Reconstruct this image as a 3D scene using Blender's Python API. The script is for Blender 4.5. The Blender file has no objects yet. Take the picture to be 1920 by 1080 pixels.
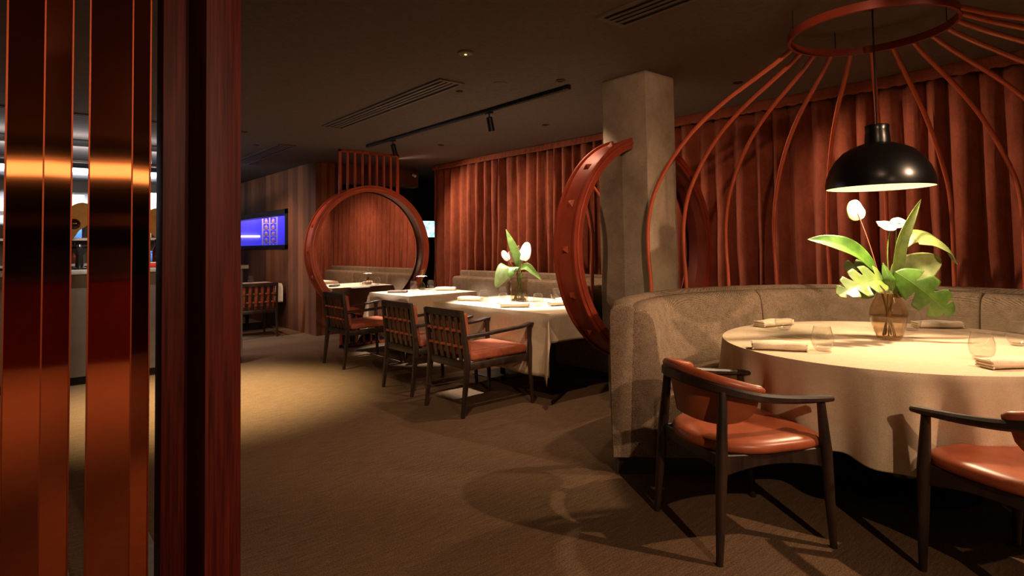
import bpy, bmesh, math, random
from mathutils import Vector, Matrix, Quaternion
random.seed(7)
PI = math.pi
R = math.radians
scene = bpy.context.scene
COL = scene.collection

# ------------------------------------------------------------------ camera
YAW, PITCH, ROLL, FPX, PPY, EYE = R(40.357), R(2.2238), R(-0.9328), 1122.2, 416.7, 1.27
fw = Vector((math.sin(YAW)*math.cos(PITCH), math.cos(YAW)*math.cos(PITCH), math.sin(PITCH)))
r0 = Vector((math.cos(YAW), -math.sin(YAW), 0)); u0 = r0.cross(fw)
rt = r0*math.cos(ROLL) + u0*math.sin(ROLL)
up = -r0*math.sin(ROLL) + u0*math.cos(ROLL)
cam = bpy.data.cameras.new('camera'); camo = bpy.data.objects.new('camera', cam); COL.objects.link(camo)
M = Matrix((rt, up, -fw)).transposed().to_4x4(); M.translation = (0, 0, EYE)
camo.matrix_world = M
cam.sensor_fit = 'HORIZONTAL'; cam.sensor_width = 36.0; cam.lens = 36.0*FPX/1920
cam.shift_y = (PPY-540)/1920.0
cam.clip_start = 0.05; cam.clip_end = 60
scene.camera = camo

# ------------------------------------------------------------------ world + exposure
w = bpy.data.worlds.new('world'); scene.world = w; w.use_nodes = True
w.node_tree.nodes['Background'].inputs[0].default_value = (0.35, 0.2, 0.13, 1)
w.node_tree.nodes['Background'].inputs[1].default_value = 0.02
scene.view_settings.view_transform = 'Standard'; scene.view_settings.look = 'None'
scene.view_settings.exposure = 0.85; scene.view_settings.gamma = 1.0
scene.view_settings.use_curve_mapping = False
scene.cycles.max_bounces = 10; scene.cycles.diffuse_bounces = 4; scene.cycles.glossy_bounces = 6
scene.cycles.transparent_max_bounces = 24; scene.cycles.transmission_bounces = 8
scene.cycles.caustics_reflective = False; scene.cycles.caustics_refractive = False
scene.cycles.sample_clamp_indirect = 3.0

CEIL = 2.554

# ------------------------------------------------------------------ lights (some belong to real fittings, many are added fill)
def spot(name, loc, target, watts, col, angle, blend=0.5, size=0.03):
    l = bpy.data.lights.new(name, 'SPOT'); l.energy = watts; l.color = col
    l.spot_size = R(angle); l.spot_blend = blend; l.shadow_soft_size = size
    o = bpy.data.objects.new(name, l); COL.objects.link(o); o.location = loc
    d = Vector(target)-Vector(loc); o.rotation_euler = d.to_track_quat('-Z', 'Y').to_euler()
    return o
def point(name, loc, watts, col, size=0.1):
    l = bpy.data.lights.new(name, 'POINT'); l.energy = watts; l.color = col; l.shadow_soft_size = size
    o = bpy.data.objects.new(name, l); COL.objects.link(o); o.location = loc; return o
def area(name, loc, target, sx, sy, watts, col):
    l = bpy.data.lights.new(name, 'AREA'); l.shape = 'RECTANGLE'; l.size = sx; l.size_y = sy; l.energy = watts; l.color = col
    o = bpy.data.objects.new(name, l); COL.objects.link(o); o.location = loc
    d = Vector(target)-Vector(loc); o.rotation_euler = d.to_track_quat('-Z', 'Y').to_euler(); return o
WARM = (1.0, 0.72, 0.44)
# ceiling downlights, most of them added as unseen fill: (x, y, target, watts, colour, cone, blend)
DOWN = [
    (1.45, 5.6, (1.35, 5.7, 0), 680, (1.0, 0.80, 0.42), 70, 1.0, 'over the warm pool of light on the carpet'),
    (0.9, 6.4, (0.9, 6.9, 0), 80, (1.0, 0.92, 0.8), 70, 0.5, 'in front of the bar counter'),
    (3.3, -0.75, (2.3, 1.9, 0), 150, (1.0, 0.64, 0.40), 90, 0.6, 'right of the camera beyond the frame'),
    (4.4, 4.6, (4.95, 3.7, 0.5), 70, (1.0, 0.70, 0.46), 110, 0.9, 'added as curtain wash above the banquette left of the pillar'),
    (4.3, 7.75, (5.15, 6.2, 0.9), 120, (1.0, 0.70, 0.46), 105, 0.9, 'added as curtain wash above the far end of the long banquette'),
    (4.2, 6.3, (5.15, 4.9, 0.9), 72, (1.0, 0.70, 0.46), 100, 0.9, 'added as curtain wash above the middle of the long banquette'),
    (4.5, 2.45, (5.25, 0.9, 0.8), 55, (1.0, 0.70, 0.46), 96, 0.9, 'added as curtain wash between the pillar and the curtain'),
    (3.3, 3.27, (3.5, 3.5, 0), 40, (1.0, 0.70, 0.46), 90, 0.8, 'added as fill above the gap between the flower table and the hoop'),
    (2.6, 9.6, (3.3, 9.8, 0.6), 40, (1.0, 0.64, 0.40), 100, 0.9, 'added as fill above the far table by the panelled wall'),
    (2.35, 7.6, (3.2, 8.2, 0.7), 42, (1.0, 0.60, 0.40), 100, 0.9, 'added as fill before the corner of the panelled wall'),
    (1.5, 2.3, (2.6, 4.2, 0.4), 58, (1.0, 0.68, 0.42), 90, 0.8, 'added as fill over the aisle'),
    (0.5, -1.8, (1.2, 2.2, 0.2), 150, (1.0, 0.66, 0.42), 80, 0.8, 'added as fill behind the camera'),
    (0.06, -2.4, (0.42, 1.9, 1.3), 85, (1.0, 0.62, 0.42), 34, 0.8, 'added as fill behind the camera, aimed at the timber post'),
    (1.9, 0.4, (3.7, 2.8, 1.75), 75, (1.0, 0.60, 0.38), 66, 0.9, 'added as fill above the first round backed armchair'),
    (0.3, -3.2, (0.2, -3.4, 0), 300, (1.0, 0.70, 0.50), 140, 0.9, 'added as fill before the back bar behind the camera'),
    (-2.6, -2.0, (-2.8, -2.2, 0), 200, (1.0, 0.70, 0.50), 130, 0.9, 'added as fill before the side bar behind the camera'),
]

# ------------------------------------------------------------------ materials
def lin(c):
    return tuple((x/12.92 if x <= 0.04045 else ((x+0.055)/1.055)**2.4) for x in c)
class NT:
    def __init__(s, name):
        s.m = bpy.data.materials.new(name); s.m.use_nodes = True; s.t = s.m.node_tree; s.n = s.t.nodes
        s.b = s.n['Principled BSDF']; s.out = s.n['Material Output']
    def add(s, t, **k):
        n = s.n.new(t)
        for a, v in k.items():
            if isinstance(v, (int, float, str, bool)) and hasattr(n, a): setattr(n, a, v)
            else: n.inputs[a].default_value = v
        return n
    def link(s, a, b): s.t.links.new(a, b)
    def set(s, **k):
        for a, v in k.items(): s.b.inputs[a.replace('_', ' ')].default_value = v
    def coords(s, scale=(1, 1, 1), rot=(0, 0, 0)):
        tc = s.n.new('ShaderNodeTexCoord'); mp = s.n.new('ShaderNodeMapping')
        mp.inputs['Scale'].default_value = scale; mp.inputs['Rotation'].default_value = rot
        s.link(tc.outputs['Object'], mp.inputs['Vector']); return mp.outputs[0]
    def noise(s, vec, scale, detail=3, rough=0.6):
        n = s.n.new('ShaderNodeTexNoise'); n.inputs['Scale'].default_value = scale; n.inputs['Detail'].default_value = detail
        n.inputs['Roughness'].default_value = rough; s.link(vec, n.inputs['Vector']); return n.outputs['Fac']
    def ramp(s, fac, stops):
        n = s.n.new('ShaderNodeValToRGB'); e = n.color_ramp.elements
        while len(e) < len(stops): e.new(0.5)
        for i, (p, c) in enumerate(stops): e[i].position = p; e[i].color = (*c, 1)
        s.link(fac, n.inputs[0]); return n.outputs[0]
    def mixf(s, a, b, f, mode='MIX'):
        n = s.n.new('ShaderNodeMix'); n.data_type = 'RGBA'; n.blend_type = mode
        for sock, v in ((n.inputs[0], f), (n.inputs[6], a), (n.inputs[7], b)):
            if isinstance(v, (int, float)): sock.default_value = v
            elif isinstance(v, tuple): sock.default_value = (*v, 1)
            else: s.link(v, sock)
        return n.outputs[2]
    def bump(s, fac, strength=0.3, dist=0.01):
        n = s.n.new('ShaderNodeBump'); n.inputs['Strength'].default_value = strength; n.inputs['Distance'].default_value = dist
        s.link(fac, n.inputs['Height']); s.link(n.outputs[0], s.b.inputs['Normal'])
    def color(s, c): s.link(c, s.b.inputs['Base Color'])

def plain(name, rgb, rough=0.6, metal=0.0, spec=0.5, **k):
    a = NT(name); a.set(Base_Color=(*lin(rgb), 1), Roughness=rough, Metallic=metal); a.b.inputs['Specular IOR Level'].default_value = spec
    for q, v in k.items(): a.b.inputs[q.replace('_', ' ')].default_value = v
    return a.m
def noisy(name, c1, c2, scale=20, rough=0.6, bump=0.2, dist=0.004, stretch=(1, 1, 1), detail=4, metal=0, spec=0.5, lo=0.35, hi=0.65):
    a = NT(name); v = a.coords(stretch); f = a.noise(v, scale, detail)
    a.color(a.ramp(f, [(lo, lin(c1)), (hi, lin(c2))])); a.set(Roughness=rough, Metallic=metal)
    a.b.inputs['Specular IOR Level'].default_value = spec
    if bump: a.bump(f, bump, dist)
    return a.m
def emit(name, rgb, strength):
    a = NT(name); a.set(Base_Color=(0, 0, 0, 1)); a.b.inputs['Emission Color'].default_value = (*rgb, 1)
    a.b.inputs['Emission Strength'].default_value = strength; return a.m

def weave(name, c1, c2, freq, rough=0.9, bump=0.5, mott=0.3, dist=0.002, rot=(0, 0, 0)):
    """cloth: two crossed thread waves in all three object axes plus mottling"""
    a = NT(name); v = a.coords((1, 1, 1), rot); sx = a.n.new('ShaderNodeSeparateXYZ'); a.link(v, sx.inputs[0])
    def sinw(sock, fr):
        m1 = a.n.new('ShaderNodeMath'); m1.operation = 'MULTIPLY'; a.link(sock, m1.inputs[0]); m1.inputs[1].default_value = fr
        m2 = a.n.new('ShaderNodeMath'); m2.operation = 'SINE'; a.link(m1.outputs[0], m2.inputs[0]); return m2.outputs[0]
    s1 = sinw(sx.outputs[0], freq); s2 = sinw(sx.outputs[1], freq); s3 = sinw(sx.outputs[2], freq)
    m = a.n.new('ShaderNodeMath'); m.operation = 'MULTIPLY'; ad = a.n.new('ShaderNodeMath'); ad.operation = 'ADD'
    a.link(s1, ad.inputs[0]); a.link(s2, ad.inputs[1]); a.link(ad.outputs[0], m.inputs[0]); a.link(s3, m.inputs[1])
    m2 = a.n.new('ShaderNodeMath'); m2.operation = 'MULTIPLY_ADD'; a.link(m.outputs[0], m2.inputs[0]); m2.inputs[1].default_value = 0.17
    nz = a.noise(v, freq*0.4, 1, 0.5); nn = a.noise(v, freq*0.02, 4)
    m3 = a.n.new('ShaderNodeMath'); m3.operation = 'MULTIPLY_ADD'; a.link(nn, m3.inputs[0]); m3.inputs[1].default_value = mott; a.link(nz, m3.inputs[2])
    a.link(m3.outputs[0], m2.inputs[2])
    a.color(a.ramp(m2.outputs[0], [(0.45+mott*0.5-0.12, lin(c1)), (0.5+mott*0.5+0.14, lin(c2))]))
    a.set(Roughness=rough); a.b.inputs['Specular IOR Level'].default_value = 0.15
    a.bump(m2.outputs[0], bump, dist); return a.m

MT = {}
MT['dark_wood'] = noisy('dark stained wood', (0.105, 0.07, 0.054), (0.215, 0.145, 0.108), 14, 0.42, 0.15, 0.002, (1.2, 1.2, 0.25), 6)
MT['leather'] = noisy('terracotta leather', (0.56, 0.27, 0.165), (0.66, 0.35, 0.225), 9, 0.36, 0.10, 0.002, (1, 1, 1), 8)
MT['leather_cushion'] = noisy('brick suede', (0.56, 0.27, 0.17), (0.68, 0.36, 0.24), 12, 0.62, 0.15, 0.002, (1, 1, 1), 7)
MT['booth'] = weave('grey brown booth weave', (0.20, 0.16, 0.13), (0.66, 0.56, 0.47), 900, 0.95, 0.7, 0.22, 0.003)
MT['plinth'] = plain('booth plinth dark', (0.16, 0.11, 0.09), 0.6)
MT['cloth'] = weave('natural linen', (0.72, 0.63, 0.53), (0.88, 0.80, 0.69), 1300, 0.9, 0.25, 0.25, 0.001)
MT['napkin'] = weave('napkin linen', (0.80, 0.72, 0.62), (0.93, 0.87, 0.78), 1800, 0.9, 0.2, 0.2, 0.001)
MT['napkin_dark'] = weave('taupe napkin linen', (0.42, 0.36, 0.34), (0.55, 0.48, 0.45), 1800, 0.9, 0.2, 0.2, 0.001)
MT['copper'] = noisy('terracotta lacquered metal', (0.50, 0.185, 0.11), (0.55, 0.225, 0.14), 6, 0.38, 0.03, 0.001, metal=0.25)
MT['rib'] = noisy('terracotta lacquer in lit tone', (0.66, 0.29, 0.185), (0.70, 0.33, 0.22), 6, 0.33, 0.0, 0.001)  # same lacquer, lightened to carry the light on ribs, lattice and far hoop
MT['black'] = plain('black lacquer', (0.045, 0.042, 0.042), 0.28)
MT['black_metal'] = plain('black satin metal', (0.07, 0.065, 0.065), 0.45, 0.5)
MT['shade_inside'] = plain('warm brass shade interior', (0.98, 0.94, 0.84), 0.5)
MT['steel'] = plain('brushed steel', (0.6, 0.6, 0.62), 0.3, 1.0)
MT['slot'] = plain('vent slot black', (0.03, 0.03, 0.03), 0.9)
MT['vent'] = plain('vent metal brown grey', (0.32, 0.27, 0.245), 0.6)
MT['ceiling'] = noisy('dark rough plaster', (0.33, 0.285, 0.26), (0.37, 0.32, 0.295), 30, 0.95, 0.35, 0.004, detail=6)
MT['dark_wall'] = noisy('dark painted wall', (0.14, 0.12, 0.11), (0.17, 0.145, 0.13), 8, 0.9, 0.1)
MT['grey_wall'] = noisy('grey service wall', (0.60, 0.61, 0.63), (0.68, 0.69, 0.71), 5, 0.7, 0.05)
MT['bar_front'] = noisy('bar front grey panel', (0.30, 0.26, 0.24), (0.34, 0.30, 0.27), 5, 0.5, 0.05)
MT['stone'] = noisy('pale stone', (0.55, 0.53, 0.50), (0.62, 0.60, 0.57), 20, 0.6, 0.05)
MT['screen_wood'] = noisy('red stained oak', (0.19, 0.05, 0.033), (0.32, 0.10, 0.065), 9, 0.5, 0.35, 0.002, (14, 14, 0.35), 6, spec=0.12)
MT['window_frame'] = plain('black window frame', (0.06, 0.05, 0.07), 0.4)
MT['copper_mirror'] = plain('copper mirror sheet', (0.86, 0.50, 0.34), 0.045, 1.0)
MT['mirror'] = plain('mirror silvering', (0.86, 0.83, 0.82), 0.01, 1.0)
MT['blue_reflection'] = plain('mirror panel tinted with blue reflection', (0.22, 0.26, 0.42), 0.08, 0.6)  # blue reflection put into the panel's own colour
MT['leaf'] = noisy('green leaf', (0.19, 0.33, 0.09), (0.32, 0.46, 0.15), 12, 0.38, 0.2, 0.003, (1, 1, 1))
MT['leaf_light'] = noisy('light green leaf', (0.32, 0.42, 0.17), (0.45, 0.53, 0.25), 12, 0.4, 0.2, 0.003)
MT['leaf_dark'] = noisy('deep green leaf', (0.12, 0.27, 0.07), (0.20, 0.38, 0.10), 12, 0.4, 0.2, 0.003)
MT['leaf_back'] = noisy('grey green leaf', (0.36, 0.42, 0.22), (0.48, 0.52, 0.30), 12, 0.5, 0.2, 0.003)
for k in ('leaf', 'leaf_light', 'leaf_dark', 'leaf_back'):
    MT[k].node_tree.nodes['Principled BSDF'].inputs['Subsurface Weight'].default_value = 0.0
MT['petal_cream'] = plain('cream spathe', (0.95, 0.92, 0.66), 0.35)
MT['petal_white'] = plain('white petal', (0.95, 0.94, 0.92), 0.45)
MT['petal_pink'] = plain('pale pink spathe', (0.95, 0.72, 0.70), 0.4)
MT['spadix'] = plain('pink spadix', (0.86, 0.60, 0.50), 0.6)
MT['stem'] = plain('plant stem', (0.42, 0.34, 0.16), 0.5)
MT['stem_pink'] = plain('pink flower stem', (0.72, 0.42, 0.36), 0.5)
MT['ceramic'] = plain('white ceramic', (0.9, 0.9, 0.88), 0.25)
MT['red'] = plain('red plastic', (0.75, 0.12, 0.10), 0.4)
MT['amber'] = noisy('golden wood ornament', (0.90, 0.62, 0.22), (0.96, 0.74, 0.36), 8, 0.5, 0.05)
MT['blue_item'] = plain('blue packaging', (0.30, 0.50, 0.80), 0.4)
MT['brown_glass'] = plain('brown bottle glass', (0.25, 0.09, 0.04), 0.1)

def thin_glass(name, tint, gloss=1.0, edge=0.0):
    a = NT(name); t = a.n.new('ShaderNodeBsdfTransparent'); t.inputs[0].default_value = (*tint, 1)
    g = a.n.new('ShaderNodeBsdfGlossy'); g.inputs['Roughness'].default_value = 0.02
    lw = a.n.new('ShaderNodeLayerWeight'); lw.inputs[0].default_value = 0.5
    pw = a.n.new('ShaderNodeMath'); pw.operation = 'POWER'; a.link(lw.outputs['Facing'], pw.inputs[0]); pw.inputs[1].default_value = 4.0
    m = a.n.new('ShaderNodeMath'); m.operation = 'MULTIPLY_ADD'; a.link(pw.outputs[0], m.inputs[0]); m.inputs[1].default_value = 0.75*gloss; m.inputs[2].default_value = 0.03+edge
    m.use_clamp = True
    mx = a.n.new('ShaderNodeMixShader'); a.link(m.outputs[0], mx.inputs[0]); a.link(t.outputs[0], mx.inputs[1]); a.link(g.outputs[0], mx.inputs[2])
    a.link(mx.outputs[0], a.out.inputs['Surface']); return a.m
MT['glass'] = thin_glass('clear tumbler glass', (0.955, 0.95, 0.94), 1.0, 0.03)
MT['smoke_glass'] = thin_glass('smoked brown vase glass', (0.92, 0.86, 0.79), 1.0)
MT['vase_glass'] = thin_glass('clear vase glass', (0.90, 0.87, 0.82), 1.0)
MT['water'] = thin_glass('vase water', (0.95, 0.93, 0.88), 0.6)

# carpet: brown woven vinyl with fine directional ribs
a = NT('brown woven carpet'); v = a.coords((1, 1, 1), (0, 0, R(28)))
wv = a.n.new('ShaderNodeTexWave'); wv.wave_type = 'BANDS'; wv.bands_direction = 'Y'; wv.inputs['Scale'].default_value = 38
wv.inputs['Distortion'].default_value = 3.5; wv.inputs['Detail'].default_value = 3; wv.inputs['Detail Scale'].default_value = 2.0; a.link(v, wv.inputs['Vector'])
v2 = a.coords((0.9, 9, 1), (0, 0, R(28))); n1 = a.noise(v2, 9, 6, 0.75); v3 = a.coords(); n2 = a.noise(v3, 160, 3, 0.7)
c = a.ramp(n1, [(0.25, lin((0.37, 0.285, 0.21))), (0.75, lin((0.56, 0.445, 0.345)))])
c = a.mixf(c, a.ramp(wv.outputs['Fac'], [(0.2, (0.45, 0.45, 0.45)), (0.8, (1, 1, 1))]), 0.45, 'MULTIPLY')
c = a.mixf(c, a.ramp(n2, [(0.38, (0.35, 0.35, 0.35)), (0.62, (1.15, 1.15, 1.15))]), 0.7, 'MULTIPLY')
a.color(c); a.set(Roughness=0.95); a.b.inputs['Specular IOR Level'].default_value = 0.1; a.bump(n2, 0.5, 0.003); MT['carpet'] = a.m

# velvet
a = NT('rust velvet'); v = a.coords((1, 1, 0.6)); n1 = a.noise(v, 7, 6, 0.75); n2 = a.noise(a.coords(), 170, 2)
c = a.ramp(n1, [(0.3, lin((0.46, 0.225, 0.155))), (0.7, lin((0.60, 0.31, 0.225)))])
c = a.mixf(c, a.ramp(n2, [(0.35, (0.6, 0.6, 0.6)), (0.65, (1, 1, 1))]), 0.5, 'MULTIPLY')
a.color(c); a.set(Roughness=0.85); a.b.inputs['Sheen Weight'].default_value = 0.25; a.b.inputs['Sheen Tint'].default_value = (1, .5, .35, 1)
a.b.inputs['Specular IOR Level'].default_value = 0.1; a.bump(n2, 0.3, 0.002); MT['velvet'] = a.m

# concrete with pores
a = NT('raw concrete'); v = a.coords(); n1 = a.noise(v, 5, 6); vo = a.n.new('ShaderNodeTexVoronoi'); vo.inputs['Scale'].default_value = 38; a.link(v, vo.inputs['Vector'])
n3 = a.noise(v, 60, 3)
c = a.ramp(n1, [(0.3, lin((0.50, 0.44, 0.37))), (0.7, lin((0.64, 0.57, 0.49)))])
c = a.mixf(c, a.ramp(vo.outputs['Distance'], [(0.06, (0.3, 0.3, 0.3)), (0.16, (1, 1, 1))]), 0.8, 'MULTIPLY')
a.color(c); a.set(Roughness=0.9); a.bump(n3, 0.5, 0.006); MT['concrete'] = a.m

# planks: vertical boards of varied tone
def planks(name, axis):
    a = NT(name); tc = a.n.new('ShaderNodeTexCoord'); sx = a.n.new('ShaderNodeSeparateXYZ'); a.link(tc.outputs['Object'], sx.inputs[0])
    m = a.n.new('ShaderNodeMath'); m.operation = 'DIVIDE'; a.link(sx.outputs[axis], m.inputs[0]); m.inputs[1].default_value = 0.21
    f = a.n.new('ShaderNodeMath'); f.operation = 'FLOOR'; a.link(m.outputs[0], f.inputs[0])
    wn = a.n.new('ShaderNodeTexWhiteNoise'); wn.noise_dimensions = '1D'; a.link(f.outputs[0], wn.inputs['W'])
    fr = a.n.new('ShaderNodeMath'); fr.operation = 'FRACT'; a.link(m.outputs[0], fr.inputs[0])
    g = a.noise(a.coords((9, 9, 0.5)), 8, 6, 0.7)
    c = a.ramp(wn.outputs[0], [(0.0, lin((0.30, 0.155, 0.095))), (1.0, lin((0.56, 0.34, 0.21)))])
    c = a.mixf(c, a.ramp(g, [(0.3, (0.45, 0.42, 0.4)), (0.7, (1, 1, 1))]), 0.8, 'MULTIPLY')
    c = a.mixf(c, a.ramp(fr.outputs[0], [(0.0, (0.3, 0.3, 0.3)), (0.03, (1, 1, 1))]), 0.8, 'MULTIPLY')
    a.color(c); a.set(Roughness=0.6); a.bump(g, 0.2, 0.003); return a.m
MT['planks_y'] = planks('walnut plank cladding', 1); MT['planks_x'] = planks('walnut plank cladding return', 0)

# ------------------------------------------------------------------ mesh helpers
class MB:
    def __init__(s): s.v = []; s.f = []; s.mi = []
    def addm(s, verts, faces, mi=0):
        o = len(s.v); s.v += [tuple(p) for p in verts]; s.f += [tuple(i+o for i in q) for q in faces]; s.mi += [mi]*len(faces)
    def box(s, x0, x1, y0, y1, z0, z1, bevel=0.0, mat=None, seg=2, mi=0):
        bm = bmesh.new(); bmesh.ops.create_cube(bm, size=1)
        for q in bm.verts: q.co = Vector(((x0+x1)/2+q.co.x*(x1-x0), (y0+y1)/2+q.co.y*(y1-y0), (z0+z1)/2+q.co.z*(z1-z0)))
        if bevel > 0: bmesh.ops.bevel(bm, geom=bm.edges[:], offset=bevel, segments=seg, profile=0.5, affect='EDGES')
        if mat is not None: bm.transform(mat)
        bm.verts.index_update(); s.addm([q.co for q in bm.verts], [[q.index for q in f.verts] for f in bm.faces], mi); bm.free(); return s
    def lathe(s, prof, seg=32, centre=(0, 0, 0), cap=True, a0=0, a1=2*PI, mi=0, mat=None):
        full = abs(a1-a0-2*PI) < 1e-6; n = seg if full else seg+1; cx, cy, cz = centre
        V = []
        for i in range(n):
            t = a0+(a1-a0)*i/seg
            for r_, z in prof: V.append(Vector((cx+r_*math.cos(t), cy+r_*math.sin(t), cz+z)))
        m = len(prof); F = []
        for i in range(seg):
            j = (i+1) % n if full else i+1
            for k in range(m-1): F.append((i*m+k, j*m+k, j*m+k+1, i*m+k+1))
        if cap and full:
            if prof[0][0] > 1e-6: F.append(tuple(i*m for i in range(n))[::-1])
            if prof[-1][0] > 1e-6: F.append(tuple(i*m+m-1 for i in range(n)))
        if mat is not None: V = [mat @ q for q in V]
        s.addm(V, F, mi); return s
    def loft(s, rings, closed_u=True, cap=True, mi=0, loop=False):
        m = len(rings[0]); V = [p for r_ in rings for p in r_]; F = []
        n = len(rings)
        for i in range(n if loop else n-1):
            i2 = (i+1) % n
            for k in range(m if closed_u else m-1):
                k2 = (k+1) % m; F.append((i*m+k, i*m+k2, i2*m+k2, i2*m+k))
        if cap and closed_u and not loop: F.append(tuple(range(m))[::-1]); F.append(tuple((n-1)*m+k for k in range(m)))
        s.addm(V, F, mi); return s
    def tube(s, pts, rad, seg=10, loop=False, cap=True, mi=0):
        pts = [Vector(p) for p in pts]; n = len(pts)
        rad = rad if isinstance(rad, (list, tuple)) else [rad]*n
        T = []
        for i in range(n):
            a_ = pts[(i-1) % n] if (loop or i > 0) else pts[i]; b_ = pts[(i+1) % n] if (loop or i < n-1) else pts[i]
            T.append((b_-a_).normalized())
        ref = Vector((0, 0, 1)) if abs(T[0].z) < 0.9 else Vector((1, 0, 0))
        N = T[0].cross(ref).normalized(); rings = []
        for i in range(n):
            if i: N = (N - T[i]*N.dot(T[i])).normalized()
            B = T[i].cross(N); rings.append([pts[i]+(N*math.cos(t)+B*math.sin(t))*rad[i] for t in [2*PI*k/seg for k in range(seg)]])
        return s.loft(rings, cap=cap, loop=loop, mi=mi)
    def bar(s, p0, p1, w0, h0, w1=None, h1=None, side=None, bevel=0.2, mi=0):
        """tapered rectangular bar with chamfered corners; side = direction of the w axis"""
        return s.sweep([p0, p1], [(w0, h0), (w1 if w1 is not None else w0, h1 if h1 is not None else h0)], side, bevel, mi)
    def sweep(s, pts, dims, side=None, bevel=0.2, mi=0):
        pts = [Vector(p) for p in pts]; n = len(pts); rings = []
        if len(dims) == 1: dims = dims*n
        for i in range(n):
            t = (pts[min(i+1, n-1)]-pts[max(i-1, 0)]).normalized()
            sd = side[i] if isinstance(side, list) else (side or Vector((0, 1, 0)))
            sd = Vector(sd); A = (sd - t*sd.dot(t)).normalized(); B = t.cross(A)
            w_, h_ = dims[i][0]/2, dims[i][1]/2; c_ = min(w_, h_)*bevel*2
            rings.append([pts[i]+A*x+B*y for x, y in ((w_-c_, -h_), (w_, -h_+c_), (w_, h_-c_), (w_-c_, h_), (-w_+c_, h_), (-w_, h_-c_), (-w_, -h_+c_), (-w_+c_, -h_))])
        return s.loft(rings, mi=mi)
    def build(s, name, mats, parent=None, smooth=35, loc=None):
        me = bpy.data.meshes.new(name); me.from_pydata(s.v, [], s.f)
        for m in (mats if isinstance(mats, (list, tuple)) else [mats]): me.materials.append(m)
        if any(s.mi): me.polygons.foreach_set('material_index', s.mi)
        bm = bmesh.new(); bm.from_mesh(me); bmesh.ops.remove_doubles(bm, verts=bm.verts, dist=1e-5); bmesh.ops.recalc_face_normals(bm, faces=bm.faces); bm.to_mesh(me); bm.free()
        if smooth:
            me.polygons.foreach_set('use_smooth', [True]*len(me.polygons)); me.set_sharp_from_angle(angle=R(smooth))
        o = bpy.data.objects.new(name, me); COL.objects.link(o)
        if parent is not None: o.parent = parent
        if loc: o.location = loc
        return o
def empty(name, loc=(0, 0, 0), rz=0):
    o = bpy.data.objects.new(name, None); COL.objects.link(o); o.location = loc; o.rotation_euler = (0, 0, rz); o.empty_display_size = 0.1; return o
def tag(o, label=None, cat=None, group=None, kind=None):
    for k, v_ in (('label', label), ('category', cat), ('group', group), ('kind', kind)):
        if v_: o[k] = v_
    return o
KIDS = {}
def copy_tree(o, parent=None):
    c = o.copy(); COL.objects.link(c)
    if parent is not None: c.parent = parent
    for ch in [q for q in o.children]: copy_tree(ch, c)
    return c
def struct(name, mb, mat, smooth=0, label=None):
    o = mb.build(name, mat, smooth=smooth); o['kind'] = 'structure'
    if label: o['label'] = label
    return o
def lerp(a_, b_, t): return a_+(b_-a_)*t
def catmull(pts, n=8):
    P = [Vector(p) for p in pts]; P = [P[0]*2-P[1]]+P+[P[-1]*2-P[-2]]; out = []
    for i in range(1, len(P)-2):
        for k in range(n):
            t = k/n; a_, b_, c_, d_ = P[i-1], P[i], P[i+1], P[i+2]
            out.append(0.5*((2*b_)+(c_-a_)*t+(2*a_-5*b_+4*c_-d_)*t*t+(3*b_-a_-3*c_+d_)*t**3))
    out.append(P[-2]); return out
def interp(tab, x):
    if x <= tab[0][0]: return tab[0][1]
    for (a_, b_), (c_, d_) in zip(tab, tab[1:]):
        if x <= c_: return b_+(d_-b_)*(x-a_)/(c_-a_)
    return tab[-1][1]

# ================================================================== SETTING
struct('floor', MB().box(-5.2, 7.2, -5.4, 13.4, -0.12, 0.0), MT['carpet'])
struct('ceiling', MB().box(-5.2, 7.2, -5.4, 13.4, CEIL, CEIL+0.15), MT['ceiling'])
struct('wall_back', MB().box(-5.2, 7.2, -5.4, -5.2, 0, CEIL), MT['dark_wall'])
struct('wall_left', MB().box(-5.2, -5.0, -5.2, 13.2, 0, CEIL), MT['dark_wall'])
struct('wall_far', MB().box(-5.0, 3.66, 13.2, 13.4, 0, CEIL), MT['grey_wall'])
struct('wall_right', MB().box(5.62, 5.8, -5.2, 8.15, 0, CEIL), MT['dark_wall'])
# passage behind the bulkhead
struct('wall_passage', MB().box(4.5, 7.0, 10.4, 10.6, 0, CEIL).box(7.0, 7.2, 7.9, 10.6, 0, CEIL).box(5.8, 7.2, 7.95, 8.15, 0, CEIL), MT['dark_wall'])
# wood clad block: long face at X=3.484 with the blue window, return face at Y=8.546 with a bulkhead over the passage
WX, WY = 3.484, 8.546
w0y, w1y, w0z, w1z = 9.66, 13.0, 1.275, 1.925
mb = MB().box(WX, WX+0.17, WY+0.17, w0y, 0, CEIL).box(WX, WX+0.17, w1y, 13.2, 0, CEIL).box(WX, WX+0.17, w0y, w1y, 0, w0z).box(WX, WX+0.17, w0y, w1y, w1z, CEIL)
struct('wall_panelled', mb, MT['planks_y'])
struct('wall_panelled_return', MB().box(WX, 3.90, WY, WY+0.17, 0, CEIL).box(3.90, 5.235, WY, WY+0.17, 2.255, CEIL), MT['planks_x'])
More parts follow.
